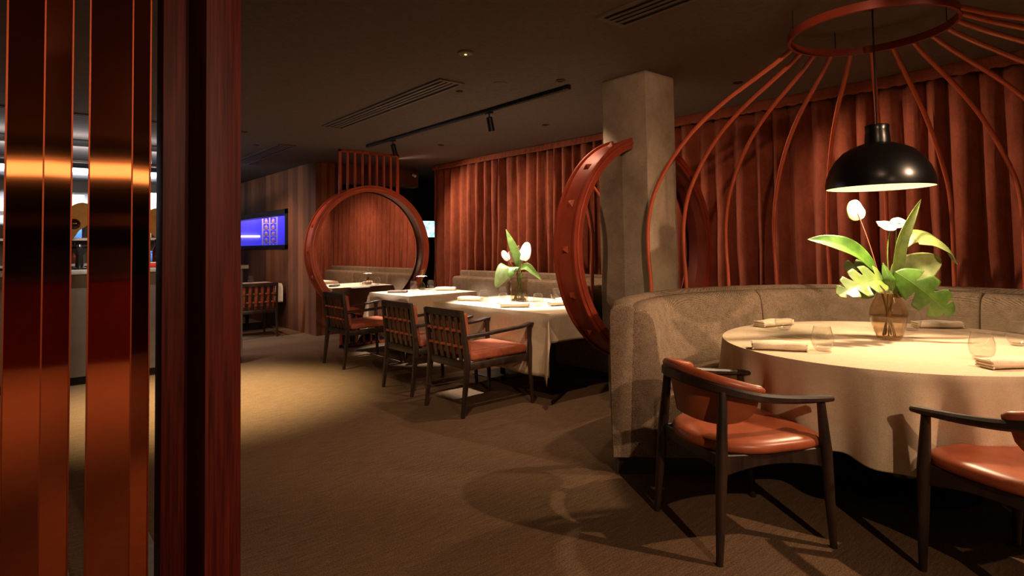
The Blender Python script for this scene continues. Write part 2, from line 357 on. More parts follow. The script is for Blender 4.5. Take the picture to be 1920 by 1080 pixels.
# window to the blue lit room
wf = MB()
fy0, fy1 = w0y, w1y
wf.box(WX-0.02, WX+0.16, fy0, fy1, w0z, w0z+0.07, 0.004).box(WX-0.02, WX+0.16, fy0, fy1, w1z-0.085, w1z, 0.004)
wf.box(WX-0.02, WX+0.16, fy0, fy0+0.10, w0z, w1z, 0.004).box(WX-0.02, WX+0.16, fy1-0.1, fy1, w0z, w1z, 0.004)
wo = struct('window_1', wf, MT['window_frame'])
p = MB().box(WX+0.07, WX+0.076, fy0+0.1, fy1-0.1, w0z+0.07, w1z-0.085).build('window_pane', thin_glass('window pane glass', (0.95, 0.95, 1), 0.8), wo, 0)
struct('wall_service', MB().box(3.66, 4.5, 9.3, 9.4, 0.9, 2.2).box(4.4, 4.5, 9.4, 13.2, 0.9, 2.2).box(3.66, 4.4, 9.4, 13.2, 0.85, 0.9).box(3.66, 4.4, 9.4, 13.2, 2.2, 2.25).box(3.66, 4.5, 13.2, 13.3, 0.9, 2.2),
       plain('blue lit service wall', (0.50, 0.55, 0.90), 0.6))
point('service_blue_light', (4.15, 11.9, 2.12), 15, (0.02, 0.08, 1.0), 0.03)
point('service_violet_light', (3.95, 12.9, 2.12), 9, (0.45, 0.22, 1.0), 0.03)

point('rack_fill', (3.80, 11.75, 1.95), 4, (1.0, 0.75, 0.55), 0.03)  # unseen warm light added to bring out the rack
# tall wine rack behind the window
rk = empty('wine_rack', (3.97, 12.0, 0.9)); rk.rotation_euler = (0, 0, R(70)); tag(rk, 'white wire rack of bottles seen through the blue lit window', 'rack')
m_ = MB()
for yy in (-0.13, 0.0, 0.13):
    m_.box(-0.01, 0.01, yy-0.012, yy+0.012, 0, 1.2)
for k in range(9):
    m_.box(-0.015, 0.015, -0.13, 0.13, 0.12+k*0.125, 0.135+k*0.125)
m_.build('frame', plain('white wire', (0.95, 0.88, 0.75), 0.4), rk)
for k in range(8):
    for yy in (-0.065, 0.065):
        bt_ = MB().lathe([(0.001, 0), (0.03, 0), (0.034, 0.01), (0.034, 0.055), (0.012, 0.075), (0.012, 0.09), (0.001, 0.09)], 12, (3.97-yy*0.94, 12.0+yy*0.34, 0.9+0.137+k*0.125)).build('bottle', plain('bottle ends', (0.95, 0.75, 0.7), 0.3) if k == 0 and yy < 0 else bpy.data.materials['bottle ends'])
        tag(bt_, 'pale bottle on the %s shelf from the bottom of the lit rack, %s one' % (('lowest', 'second', 'third', 'fourth', 'fifth', 'sixth', 'seventh', 'top')[k], 'right' if yy < 0 else 'left'), 'bottle', 'bottles in the lit rack')
fl = empty('fruit_bowl', (3.88, 11.3, 1.10)); tag(fl, 'glowing yellow pink glass bowl behind the blue window', 'bowl')
MB().lathe([(0.02, 0), (0.06, 0.01), (0.12, 0.10), (0.155, 0.2), (0.15, 0.2), (0.11, 0.10), (0.05, 0.03), (0.001, 0.03)], 24).build('bowl', plain('yellow glass', (1.0, 0.82, 0.3), 0.2), fl)
MB().lathe([(0.06, 0), (0.07, 0), (0.07, 0.18), (0.001, 0.18)], 20, (0, 0, -0.2)).build('stand', MT['black_metal'], fl)
MB().box(3.72, 4.15, 13.15, 13.18, 1.53, 1.57).build('shelf_rail', emit('shelf strip lamp', (1.0, 0.6, 0.9), 2.5))
tag(bpy.data.objects['shelf_rail'], 'thin glowing strip lamp along the back of the blue room', 'strip lamp')

# concrete pillar
pm = MB().box(3.60, 3.96, 2.69, 3.11, 0, CEIL, 0.006)
struct('wall_pillar', pm, MT['concrete'], 30, 'square raw concrete pillar with pitted surface')

# ceiling details
def vent(x0, x1, y0, y1, label, nslot=4, flip=False):
    o = empty('ceiling_vent', ((x0+x1)/2, (y0+y1)/2, CEIL)); tag(o, label, 'vent', 'slot vents in the dark ceiling')
    hx, hy = (x1-x0)/2, (y1-y0)/2
    MB().box(-hx+0.012, hx-0.012, -hy+0.012, hy-0.012, -0.006, -0.001).build('backing', MT['slot'], o, 0)
    f = MB().box(-hx, -hx+0.022, -hy, hy, -0.014, -0.0005).box(hx-0.022, hx, -hy, hy, -0.014, -0.0005).box(-hx+0.022, hx-0.022, -hy, -hy+0.03, -0.014, -0.0005).box(-hx+0.022, hx-0.022, hy-0.03, hy, -0.014, -0.0005)
    f.box(-hx+0.022, hx-0.022, -0.008, 0.008, -0.011, -0.0005)
    f.build('frame', MT['vent'], o, 0)
    inn = 2*hx-0.044; pitch = inn/nslot
    for k in range(1, nslot):
        x = -hx+0.022+k*pitch; MB().box(x-pitch*0.29, x+pitch*0.29, -hy+0.03, hy-0.03, -0.012, -0.003).build('slat', MT['vent'], o, 0)
    return o
vent(2.515, 2.745, 3.78, 6.0, 'long slot vent in the middle of the dark ceiling beside the spot track')
vent(2.53, 2.76, 0.4, 2.22, 'slot vent in the ceiling nearest the domed booth, partly cut by the frame top')
vent(2.53, 2.76, 7.35, 9.3, 'farthest slot vent, near the wood panelled wall')
for (x0, x1, y0) in ((-0.5, 1.9, 6.75), (-0.5, 1.9, 8.3)):
    pass
up_ = empty('added_trough_lamp', (0.3, 8.0, 2.28)); tag(up_, 'slim steel trough lamp added over the bar to brighten the grey ceiling', 'lamp')  # trough added to house the uplight for the bar ceiling
MB().box(-1.2, 1.2, -0.04, 0.04, -0.03, 0.0, 0.004).build('housing', MT['steel'], up_)
for x in (-1.0, 1.0): MB().tube([(x, 0, 0), (x, 0, CEIL-2.281)], 0.003, 6).build('hanging_wire', MT['steel'], up_)
area('bar_fill_uplight', (0.3, 8.0, 2.29), (0.3, 8.0, 3.0), 2.3, 0.06, 9, (0.95, 0.97, 1.0))  # added fill that lifts the grey ceiling
tr = empty('ceiling_slot', (0.8, 6.8, CEIL)); tag(tr, 'narrow pale linear slot in the ceiling before the bar counter', 'ceiling slot')
MB().box(-1.6, 1.2, -0.035, -0.02, -0.012, -0.0005).box(-1.6, 1.2, 0.02, 0.035, -0.012, -0.0005).build('trim', MT['vent'], tr, 0)
MB().box(-1.6, 1.2, -0.02, 0.02, -0.004, -0.0005).build('slot', MT['slot'], tr, 0)
tr2 = MB().box(-1.0, 2.0, 8.30, 8.38, CEIL-0.01, CEIL-0.0005).build('ceiling_joint', MT['slot'], smooth=0)
tag(tr2, 'dark joint crossing the grey ceiling above the bar', 'ceiling joint')

det = empty('smoke_detector', (2.317, 3.173, CEIL)); tag(det, 'small round ceiling disc with a tiny yellow light', 'detector')
MB().lathe([(0.001, -0.002), (0.052, -0.002), (0.052, -0.008), (0.046, -0.013), (0.022, -0.015), (0.001, -0.015)], 32).build('housing', MT['vent'], det)
MB().lathe([(0.001, -0.015), (0.008, -0.015), (0.008, -0.018), (0.001, -0.018)], 16).build('indicator', emit('indicator', (0.9, 0.8, 0.1), 2.0), det)
hs = MB().lathe([(0.001, -0.001), (0.03, -0.001), (0.026, -0.006), (0.001, -0.006)], 20, (2.86, 4.01, CEIL)).build('ceiling_sensor', MT['slot'])
tag(hs, 'tiny dark sensor set in the ceiling beside the long vent', 'sensor')
hs = MB().lathe([(0.001, -0.001), (0.055, -0.001), (0.055, -0.004), (0.05, -0.005), (0.001, -0.004)], 24, (2.98, 3.62, CEIL)).build('ceiling_hatch', MT['ceiling'])
tag(hs, 'faint round cover plate flush in the dark ceiling', 'cover plate')

# track and spots
trk = empty('spot_track', (3.447, 5.08, CEIL)); tag(trk, 'long black lighting track on the dark ceiling', 'lighting track')
MB().box(-0.018, 0.018, -1.745, 1.75, -0.034, -0.0005, 0.002).build('rail', MT['black_metal'], trk)
MB().box(-0.02, 0.02, -1.76, -1.7, -0.036, -0.0005, 0.002).build('feed_end', MT['black'], trk)
MB().box(-0.006, 0.006, -1.69, 1.74, -0.0355, -0.034).build('channel', MT['slot'], trk, 0)
def track_spot(x, y, tgt, label):
    o = empty('track_spotlight', (x, y, CEIL-0.036)); tag(o, label, 'spotlight', 'spotlights on the ceiling track')
    MB().box(-0.014, 0.014, -0.045, 0.045, -0.016, 0, 0.002).build('adapter', MT['black_metal'], o)
    MB().tube([(0, 0, -0.016), (0, 0, -0.055)], 0.006, 10).build('arm', MT['black_metal'], o)
    d = (Vector(tgt)-Vector((x, y, CEIL-0.11))).normalized(); q = Vector((0, 0, -1)).rotation_difference(d).to_matrix().to_4x4(); q.translation = (0, 0, -0.055)
    MB().lathe([(0.001, 0.01), (0.024, 0.01), (0.03, 0.002), (0.03, -0.125), (0.025, -0.125), (0.025, -0.112), (0.001, -0.112)], 24, mat=q).build('head', MT['black_metal'], o)
    MB().lathe([(0.001, -0.1135), (0.0245, -0.1135), (0.0245, -0.116), (0.001, -0.118)], 20, mat=q).build('lens', emit('spot lens', (0.85, 0.95, 1.0), 6.0), o)
    return Vector((x, y, CEIL-0.091))+d*0.14
pA = track_spot(3.447, 4.36, (3.80, 4.35, 0.75), 'black cylinder spotlight in the middle of the track, above the flower table')
pB = track_spot(3.447, 6.18, (3.95, 6.25, 0.75), 'black cylinder spotlight at the far end of the track, near the lattice')
spot('track_spot_light', pA, (3.80, 4.33, 0.75), 230, (1.0, 0.93, 0.82), 54, 0.35, 0.02)
spot('track_spot_light', pB, (3.93, 6.25, 0.75), 210, (1.0, 0.93, 0.82), 52, 0.35, 0.02)

for i, (x, y, tg, wt, colr, cone, bl, where) in enumerate(DOWN):  # most of these fittings are added to carry fill light
    o = empty('lamp_or_fill_downlight', (x, y, CEIL)); tag(o, 'small recessed ceiling downlight '+where, 'downlight', 'recessed downlights')
    MB().lathe([(0.026, -0.0005), (0.038, -0.0005), (0.038, -0.005), (0.026, -0.006)], 24, cap=False).build('bezel', MT['black_metal'], o)
    MB().lathe([(0.001, -0.001), (0.025, -0.001), (0.025, -0.003), (0.001, -0.003)], 16).build('lens', plain('downlight lens', (0.2, 0.17, 0.14), 0.3) if i == 0 else bpy.data.materials['downlight lens'], o)
    spot('lamp_or_fill_light', (x, y, CEIL-0.02), tg, wt, colr, cone, bl, 0.025)

# ================================================================== CURTAINS
def curtain(ya, yb, seed, label, seam_every=0.17, zb=0.015):
    rnd = random.Random(seed); X = lambda y: 5.20+(8.01-y)*0.024
    o = empty('velvet_curtain', (X((ya+yb)/2), (ya+yb)/2, 0)); ox, oy = o.location.x, o.location.y
    ph = []; y = min(ya, yb); yend = max(ya, yb)
    while y < yend: wd = seam_every*rnd.uniform(0.72, 1.3); ph.append((y, wd, rnd.uniform(0.6, 1.15), rnd.uniform(-.3, .3))); y += wd
    ph[-1] = (ph[-1][0], yend-ph[-1][0], 0.6, 0)
    zs = [zb, 0.3, 0.6, 0.9, 1.2, 1.5, 1.8, 2.05, 2.25, 2.38, CEIL-0.07]
    V = []; nper = 10; cols = 0
    for i, (y0, wd, am, sk) in enumerate(ph):
        for k in range(nper):
            t = k/nper; cols += 1
            for z in zs:
                h = (CEIL-z)/CEIL; amp = (0.052+0.052*h)*am
                prof = (0.5-0.5*math.cos(2*PI*t)); prof = prof**0.6
                xx = X(y0)+0.035-amp*prof*1.25+0.010*math.sin(7*z+i*1.7)*h+0.006*math.sin(23*t+5*z+i)
                yy = y0+wd*(t+0.10*math.sin(2*PI*t)*sk*2)+0.014*math.sin(3.1*z+i*2.3)*h
                V.append((xx-ox, yy-oy, z))
    n = len(zs); F = [(c*n+k, (c+1)*n+k, (c+1)*n+k+1, c*n+k+1) for c in range(cols-1) for k in range(n-1)]
    m = MB(); m.addm(V, F); d = m.build('drape', MT['velvet'], o, 80)
    md = d.modifiers.new('t', 'SOLIDIFY'); md.thickness = 0.006; md.offset = 0
    # gathered heading
    V = []; cols = 0; y = min(ya, yb); N = int((yend-y)/0.018)
    for c in range(N+1):
        yy = y+(yend-y)*c/N; cols += 1
        for k, z in enumerate((CEIL-0.082, CEIL-0.066, CEIL-0.04, CEIL-0.014, CEIL-0.003)):
            V.append((X(yy)-0.036-(0.010 if k in (1, 3) else 0.004)+0.006*math.sin(yy*70+2.3*math.sin(yy*9)+k*0.9)*(1 if 0 < k < 4 else 0.3)-ox, yy-oy, z))
    m = MB(); m.addm(V, [(c*5+k, (c+1)*5+k, (c+1)*5+k+1, c*5+k+1) for c in range(cols-1) for k in range(4)])
    h = m.build('heading', MT['velvet'], o, 80); md = h.modifiers.new('t', 'SOLIDIFY'); md.thickness = 0.03; md.offset = -1 if True else 1
    tag(o, label, 'curtain', 'rust velvet curtains along the right wall'); return o
curtain(4.14, 8.0, 3, 'floor to ceiling rust velvet curtain hanging left of the concrete pillar behind the long banquette')
curtain(-4.4, 4.135, 5, 'floor to ceiling rust velvet curtain hanging right of the concrete pillar behind the round booth')

# ================================================================== ROUND MIRRORS
RINGR = 0.845; RZ = 1.235
def ring_mirror(cx, yn, label, clip=None, lattice=False, depth=0.2):
    RM = MT['rib'] if lattice else MT['copper']  # hoop on the lattice takes the lacquer's lit tone
    o = empty('round_mirror', (cx, yn, 0)); tag(o, label, 'mirror')
    m = MB(); seg = 96
    prof = [(0.0, 0.775), (0.0, 0.845+0.012), (0.014, 0.845+0.012), (0.014, 0.845-0.004), (depth-0.014, 0.845-0.004), (depth-0.014, 0.857), (depth, 0.857), (depth, 0.800), (0.10, 0.800), (0.016, 0.790), (0.010, 0.775)]
    rings = []
    for i in range(seg):
        t = 2*PI*i/seg
        rings.append([Vector((r_*math.cos(t), y_, RZ+r_*math.sin(t))) for y_, r_ in prof])
    m.loft(rings, loop=True, cap=False); m.build('ring_frame', RM, o, 40)
    m = MB(); rings = [[Vector((r_*math.cos(2*PI*i/seg), y_, RZ+r_*math.sin(2*PI*i/seg))) for y_, r_ in ((-0.008, 0.806), (-0.012, 0.818), (-0.008, 0.830), (0.0, 0.830), (0.0, 0.806))] for i in range(seg)]
    m.loft(rings, loop=True, cap=False).build('bead_moulding', RM, o, 40)
    m = MB(); m.addm([(0.802*math.cos(2*PI*i/seg), 0.105, RZ+0.802*math.sin(2*PI*i/seg)) for i in range(seg)]+[(0.802*math.cos(2*PI*i/seg), 0.112, RZ+0.802*math.sin(2*PI*i/seg)) for i in range(seg)],
        [tuple(range(seg)), tuple(range(seg, 2*seg))]+[(i, (i+1) % seg, seg+(i+1) % seg, seg+i) for i in range(seg)])
    m.build('mirror_glass', MT['mirror'], o, 0)
    for k in range(16):     # pyramid studs round the outside of the hoop
        t = 2*PI*(k+0.0)/16
        if lattice and abs(math.sin(t)) > 0.9: continue
        er = Vector((math.cos(t), 0, math.sin(t))); et = Vector((-math.sin(t), 0, math.cos(t))); ey = Vector((0, 1, 0))
        c_ = Vector((0, depth/2, RZ))+er*0.8405; s_ = 0.026
        m = MB(); m.addm([c_-et*s_-ey*s_, c_+et*s_-ey*s_, c_+et*s_+ey*s_, c_-et*s_+ey*s_, c_+er*0.024], [(0, 1, 2, 3), (0, 1, 4), (1, 2, 4), (2, 3, 4), (3, 0, 4)])
        m.build('pyramid_stud', RM, o, 0)
    return o
# mirror that stands between floor and ceiling on a lattice
o = ring_mirror(3.72, 7.2, 'round mirror in a terracotta hoop held by lattices, reflecting curtains and laid tables', lattice=True)
def lattice(z0, z1, name, ringside):
    m = MB(); W = 0.42; b = 0.011
    e = z1 if ringside == 'bottom' else z0
    if ringside == 'bottom': m.box(-W-0.016, W+0.016, 0.085, 0.115, z1-0.03, z1)
    else: m.box(-W-0.016, W+0.016, 0.085, 0.115, z0, z0+0.03)
    for k in range(9):
        x = -W+2*W*k/8; hh = math.sqrt(0.83**2-x*x); b_ = 0.016 if k in (0, 8) else 0.011
        if ringside == 'bottom': m.box(x-b_, x+b_, 0.085, 0.115, RZ+hh, z1)
        else: m.box(x-b_, x+b_, 0.085, 0.115, z0, RZ-hh)
    m.build(name, MT['rib'], o, 0)
lattice(1.2, CEIL-0.002, 'upper_lattice', 'bottom'); lattice(0.004, 1.2, 'lower_lattice', 'top')
MB().box(-0.40, 0.40, 0.118, 0.124, 0.03, 0.5).build('backing_panel', MT['blue_reflection'], o, 0)  # stands in for the blue reflection behind the lower lattice
ring_mirror(3.80, 2.82, 'large round mirror in a deep terracotta hoop wrapped around the concrete pillar')

# far sign, camera
sg = empty('wall_screen', (6.05, 9.5, 1.6)); tag(sg, 'small glowing cyan screen in the dark passage beyond the hoop mirror', 'screen')
MB().box(-0.16, 0.13, 0, 0.03, -0.17, 0.17, 0.004).build('bezel', MT['black'], sg)
m_ = NT('cyan screen'); v = m_.coords((1, 1, 1)); m_.set(Base_Color=(0, 0, 0, 1)); f_ = m_.noise(v, 14, 3)
m_.link(m_.ramp(f_, [(0.4, (0.12, 0.75, 0.75)), (0.6, (0.7, 1, 0.95))]), m_.b.inputs['Emission Color']); m_.b.inputs['Emission Strength'].default_value = 1.3
MB().box(-0.14, 0.11, -0.003, 0.0, -0.15, 0.15).build('display', m_.m, sg, 0)
MB().box(-0.02, 0.0, 0.03, 0.9, -0.02, 0.02).build('mount', MT['black'], sg, 0)
cc = empty('security_camera', (5.12, WY-0.001, 2.47)); tag(cc, 'tiny white security camera on the end of the wooden bulkhead', 'camera')
MB().lathe([(0.001, 0), (0.03, 0), (0.03, 0.03), (0.001, 0.03)], 16, mat=Matrix.Rotation(R(90), 4, 'X')).build('mount', MT['vent'], cc)
MB().lathe([(0.001, 0), (0.022, 0), (0.022, 0.07), (0.001, 0.07)], 16, mat=Matrix.Translation((0, -0.03, -0.02)) @ Matrix.Rotation(R(110), 4, 'X')).build('body', MT['ceramic'], cc)

# ================================================================== LONG BANQUETTE
bq = empty('long_banquette', (4.62, 4.9, 0)); tag(bq, 'long straight grey brown upholstered banquette below the curtain', 'banquette')
Y0, Y1 = 3.2-4.9, 7.02-4.9
MB().box(-0.29, 0.45, Y0+0.02, Y1-0.02, 0.0, 0.08).build('plinth', MT['plinth'], bq, 0)
MB().box(-0.36, 0.46, Y0, Y1, 0.08, 0.34, 0.015).build('seat_base', MT['booth'], bq)
n = 3
for k in range(n):
    a_, b_ = lerp(Y0, Y1, k/n), lerp(Y0, Y1, (k+1)/n)
    MB().box(-0.37, 0.24, a_+0.004, b_-0.004, 0.34, 0.46, 0.035, seg=4).build('seat_cushion', MT['booth'], bq)
    MB().box(0.20, 0.37, a_+0.004, b_-0.004, 0.44, 0.855, 0.045, seg=4).build('back_cushion', MT['booth'], bq)
MB().box(0.35, 0.46, Y0, Y1, 0.08, 0.93, 0.02, seg=3).build('back_frame', MT['booth'], bq)

# ================================================================== ROUND BOOTH
TC = Vector((3.62, 1.145, 0)); BC = Vector((3.61, 1.145, 0)); TOPZ = 0.7235
bo = empty('round_booth', (BC.x, BC.y, 0)); tag(bo, 'curved grey brown upholstered booth wrapping the round table inside the dome', 'booth')
def arc_body(prof, a0, a1, name, mat, parent, seg=60, rnd=0.0, bev=0.0):
    rings = []; cxr = sum(p[0] for p in prof)/len(prof); cz = sum(p[1] for p in prof)/len(prof)
    ns = [(0, 1.0)]
    angs = [(lerp(a0, a1, i/seg), 0.0) for i in range(seg+1)]
    if rnd > 0:
        rm = sum(p[0] for p in prof)/len(prof); da = rnd/rm
        st = []
        for q in range(5):
            t = q/4*PI/2; st.append((da*(1-math.sin(t)), rnd*(1-math.cos(t))))
        st = st[::-1]      # from end (full inset) to body
        s_ = 1 if a1 > a0 else -1
        angs = [(a0+s_*x, ins) for x, ins in st]+[(lerp(a0+s_*da, a1-s_*da, i/seg), 0) for i in range(1, seg)]+[(a1-s_*x, ins) for x, ins in st[::-1]]
    for t, ins in angs:
        rr = []
        for r_, z in prof:
            dx, dz = r_-cxr, z-cz; L = math.hypot(dx, dz); k = (L-ins)/L
            rr.append(Vector(((cxr+dx*k)*math.cos(t), (cxr+dx*k)*math.sin(t), cz+dz*k)))
        rings.append(rr)
    return MB().loft(rings).build(name, mat, parent, 50)
A0, A1 = R(-70), R(134.5)
arc_body([(0.90, 0.0), (1.46, 0.0), (1.46, 0.09), (0.90, 0.09)], A0+0.03, A1-0.012, 'plinth', MT['plinth'], bo)
arc_body([(1.385, 0.09), (1.478, 0.09), (1.483, 0.3), (1.483, 0.88), (1.475, 0.91), (1.455, 0.928), (1.415, 0.936), (1.37, 0.932), (1.345, 0.915), (1.35, 0.88)], A0, A1, 'back_shell', MT['booth'], bo, 72, 0.012)
bc = [(1.24, 0.09), (1.395, 0.09), (1.395, 0.84), (1.38, 0.885), (1.35, 0.908), (1.30, 0.905), (1.26, 0.885), (1.238, 0.845), (1.225, 0.77), (1.205, 0.64), (1.18, 0.55), (1.165, 0.48), (1.19, 0.42), (1.235, 0.36)]
for s0, s1 in ((134.5, 58), (58, -6), (-6, -70)):
    arc_body(bc, R(s0)-0.002, R(s1)+0.002, 'back_cushion', MT['booth'], bo, 30, 0.02)
sc_ = [(0.885, 0.09), (1.27, 0.09), (1.27, 0.43), (1.18, 0.443), (1.0, 0.448), (0.93, 0.441), (0.897, 0.415), (0.885, 0.38)]
for s0, s1 in ((134.5, 58), (58, -6), (-6, -70)):
    arc_body(sc_, R(s0)-0.002, R(s1)+0.002, 'seat_cushion', MT['booth'], bo, 30, 0.02)

# ================================================================== DOME
dm = empty('dome_canopy', (BC.x, BC.y, 0)); tag(dm, 'terracotta metal birdcage dome of curved ribs over the round booth', 'canopy')
K = 1.056; RC = Vector((0.012, 0.05, 0)); RR = 0.406
m = MB(); seg = 96; rings = []
for i in range(seg):
    t = 2*PI*i/seg; rings.append([RC+Vector((r_*math.cos(t), r_*math.sin(t), z)) for r_, z in ((RR-0.012, 2.405), (RR+0.003, 2.405), (RR+0.003, 2.448), (RR-0.012, 2.448))])
m.loft(rings, loop=True, cap=False).build('top_ring', MT['copper'], dm, 40)
for k in range(4):
    t = PI/4+k*PI/2
    MB().tube([RC+Vector((RR*math.cos(t), RR*math.sin(t), 2.44)), RC+Vector((RR*math.cos(t), RR*math.sin(t), CEIL-0.002))], 0.0025, 6).build('hanging_wire', MT['black_metal'], dm)
RIB = [(0.0, 1.415), (0.95, 1.42), (1.2, 1.435), (1.4, 1.43), (1.6, 1.378), (1.79, 1.25), (1.94, 1.105), (2.05, 0.965), (2.15, 0.80), (2.23, 0.64), (2.30, 0.50), (2.362, 0.394)]
for k in range(13):
    t = R(92.5-15*k); e = Vector((math.cos(t), math.sin(t), 0))
    pts = []
    for z, r_ in RIB:
        z, r_ = (EYE+(z-EYE)*K if z > 0 else 0), r_*K
        bl = max(0, (z-1.618)/(2.423-1.618)); pts.append(e*r_+RC*bl+Vector((0, 0, z)))
    MB().tube(catmull(pts, 5), 0.0145, 10).build('rib', MT['rib'], dm, 60)

# ================================================================== PENDANT
pd = empty('pendant_lamp', (3.595, 1.168, 0)); tag(pd, 'large black dome pendant lamp hanging over the round table', 'pendant lamp')
z0 = 1.547; KM = Matrix.Translation((0, 0, z0)) @ Matrix.Scale(1.056, 4)
outer = [(0.245, 0.0), (0.246, 0.02), (0.240, 0.055), (0.224, 0.10), (0.196, 0.148), (0.158, 0.188), (0.113, 0.213), (0.075, 0.226), (0.056, 0.232)]
MB().lathe(outer+[(0.054, 0.228), (0.072, 0.222), (0.11, 0.209), (0.155, 0.184), (0.193, 0.144), (0.221, 0.098), (0.237, 0.054), (0.242, 0.018), (0.242, 0.0), (0.245, 0.0)], 64, cap=False, mat=KM).build('shade', MT['black'], pd, 60)
MB().lathe([(0.2405, 0.002), (0.240, 0.018), (0.235, 0.053), (0.219, 0.097), (0.191, 0.142), (0.153, 0.182), (0.109, 0.207), (0.07, 0.220), (0.001, 0.224)], 64, cap=False, mat=KM).build('inner_reflector', MT['shade_inside'], pd, 60)
MB().lathe([(0.001, 0.228), (0.058, 0.228), (0.057, 0.26), (0.053, 0.295), (0.056, 0.318), (0.052, 0.323), (0.001, 0.323)], 40, mat=KM).build('neck', MT['black'], pd, 50)
MB().tube([(0, 0, z0+0.335), (0, 0, CEIL-0.02)], 0.0045, 8).build('cord', MT['slot'], pd)
MB().lathe([(0.001, CEIL-0.001), (0.05, CEIL-0.001), (0.05, CEIL-0.02), (0.045, CEIL-0.025), (0.001, CEIL-0.025)], 24).build('ceiling_rose', MT['black'], pd)
MB().lathe([(0.001, 0.08), (0.02, 0.083), (0.034, 0.10), (0.038, 0.122), (0.03, 0.148), (0.018, 0.165), (0.016, 0.2), (0.001, 0.2)], 24, mat=KM).build('bulb', emit('warm bulb', (1, 0.80, 0.52), 25), pd)
spot('pendant_light', (3.595, 1.168, z0+0.07), (3.595, 1.168, 0), 46, (1.0, 0.74, 0.44), 150, 0.5, 0.04)

# ================================================================== TABLES
def round_table():
    t = empty('round_table', TC); tag(t, 'large round pedestal table standing inside the curved booth', 'table')
    MB().lathe([(0.001, 0.685), (0.845, 0.685), (0.85, 0.69), (0.85, 0.707), (0.845, 0.712), (0.001, 0.712)], 64).build('tabletop', MT['dark_wood'], t)
    MB().lathe([(0.001, 0), (0.36, 0), (0.36, 0.02), (0.34, 0.03), (0.12, 0.05), (0.10, 0.10), (0.10, 0.685)], 48).build('pedestal', MT['black'], t)
    dents = []
    m = MB(); seg = 360; prof = [0.0, 0.3, 0.6, 0.78, 0.83, 0.846, 0.852]
    hang = [0.012, 0.03, 0.06, 0.10, 0.16, 0.22, 0.28, 0.34, 0.40, 1.0]
    rows = []
    for r_ in prof: rows.append([(r_*math.cos(2*PI*i/seg), r_*math.sin(2*PI*i/seg), TOPZ) for i in range(seg)])
    for q, h in enumerate(hang):
        row = []
        for i in range(seg):
            th = 2*PI*i/seg; hem = 0.41+0.016*math.sin(17*th+1.3*math.sin(3*th)+2.1)+0.016*math.sin(5*th+1.1)+0.014*math.sin(9*th+0.4)
            d = min(h, 1)*1.0 if h < 1 else hem
            if h < 1 and d > hem-0.01: d = hem-0.01*(1-h)
            wv_ = 0.5+0.5*math.sin(17*th+1.3*math.sin(3*th)+0.5); w2 = 0.5+0.5*math.sin(29*th+0.8*math.sin(5*th))
            am = min(1, d/0.38)**0.8
            rr = 0.8545+am*(0.070*wv_+0.032*w2-0.036)
            row.append((rr*math.cos(th), rr*math.sin(th), TOPZ-d))
        rows.append(row)
    V = [(0, 0, TOPZ)]; F = []
    for row in rows[1:]: V += row
    for i in range(seg): F.append((0, 1+i, 1+(i+1) % seg))
    for k in range(len(rows)-2):
        for i in range(seg): F.append((1+k*seg+i, 1+k*seg+(i+1) % seg, 1+(k+1)*seg+(i+1) % seg, 1+(k+1)*seg+i))
    m.addm(V, F); c_ = m.build('tablecloth', MT['cloth'], None, 60, TC); md = c_.modifiers.new('t', 'SOLIDIFY'); md.thickness = 0.002; md.offset = 1
    tag(c_, 'full length natural linen cloth draped over the round table', 'tablecloth')
round_table()

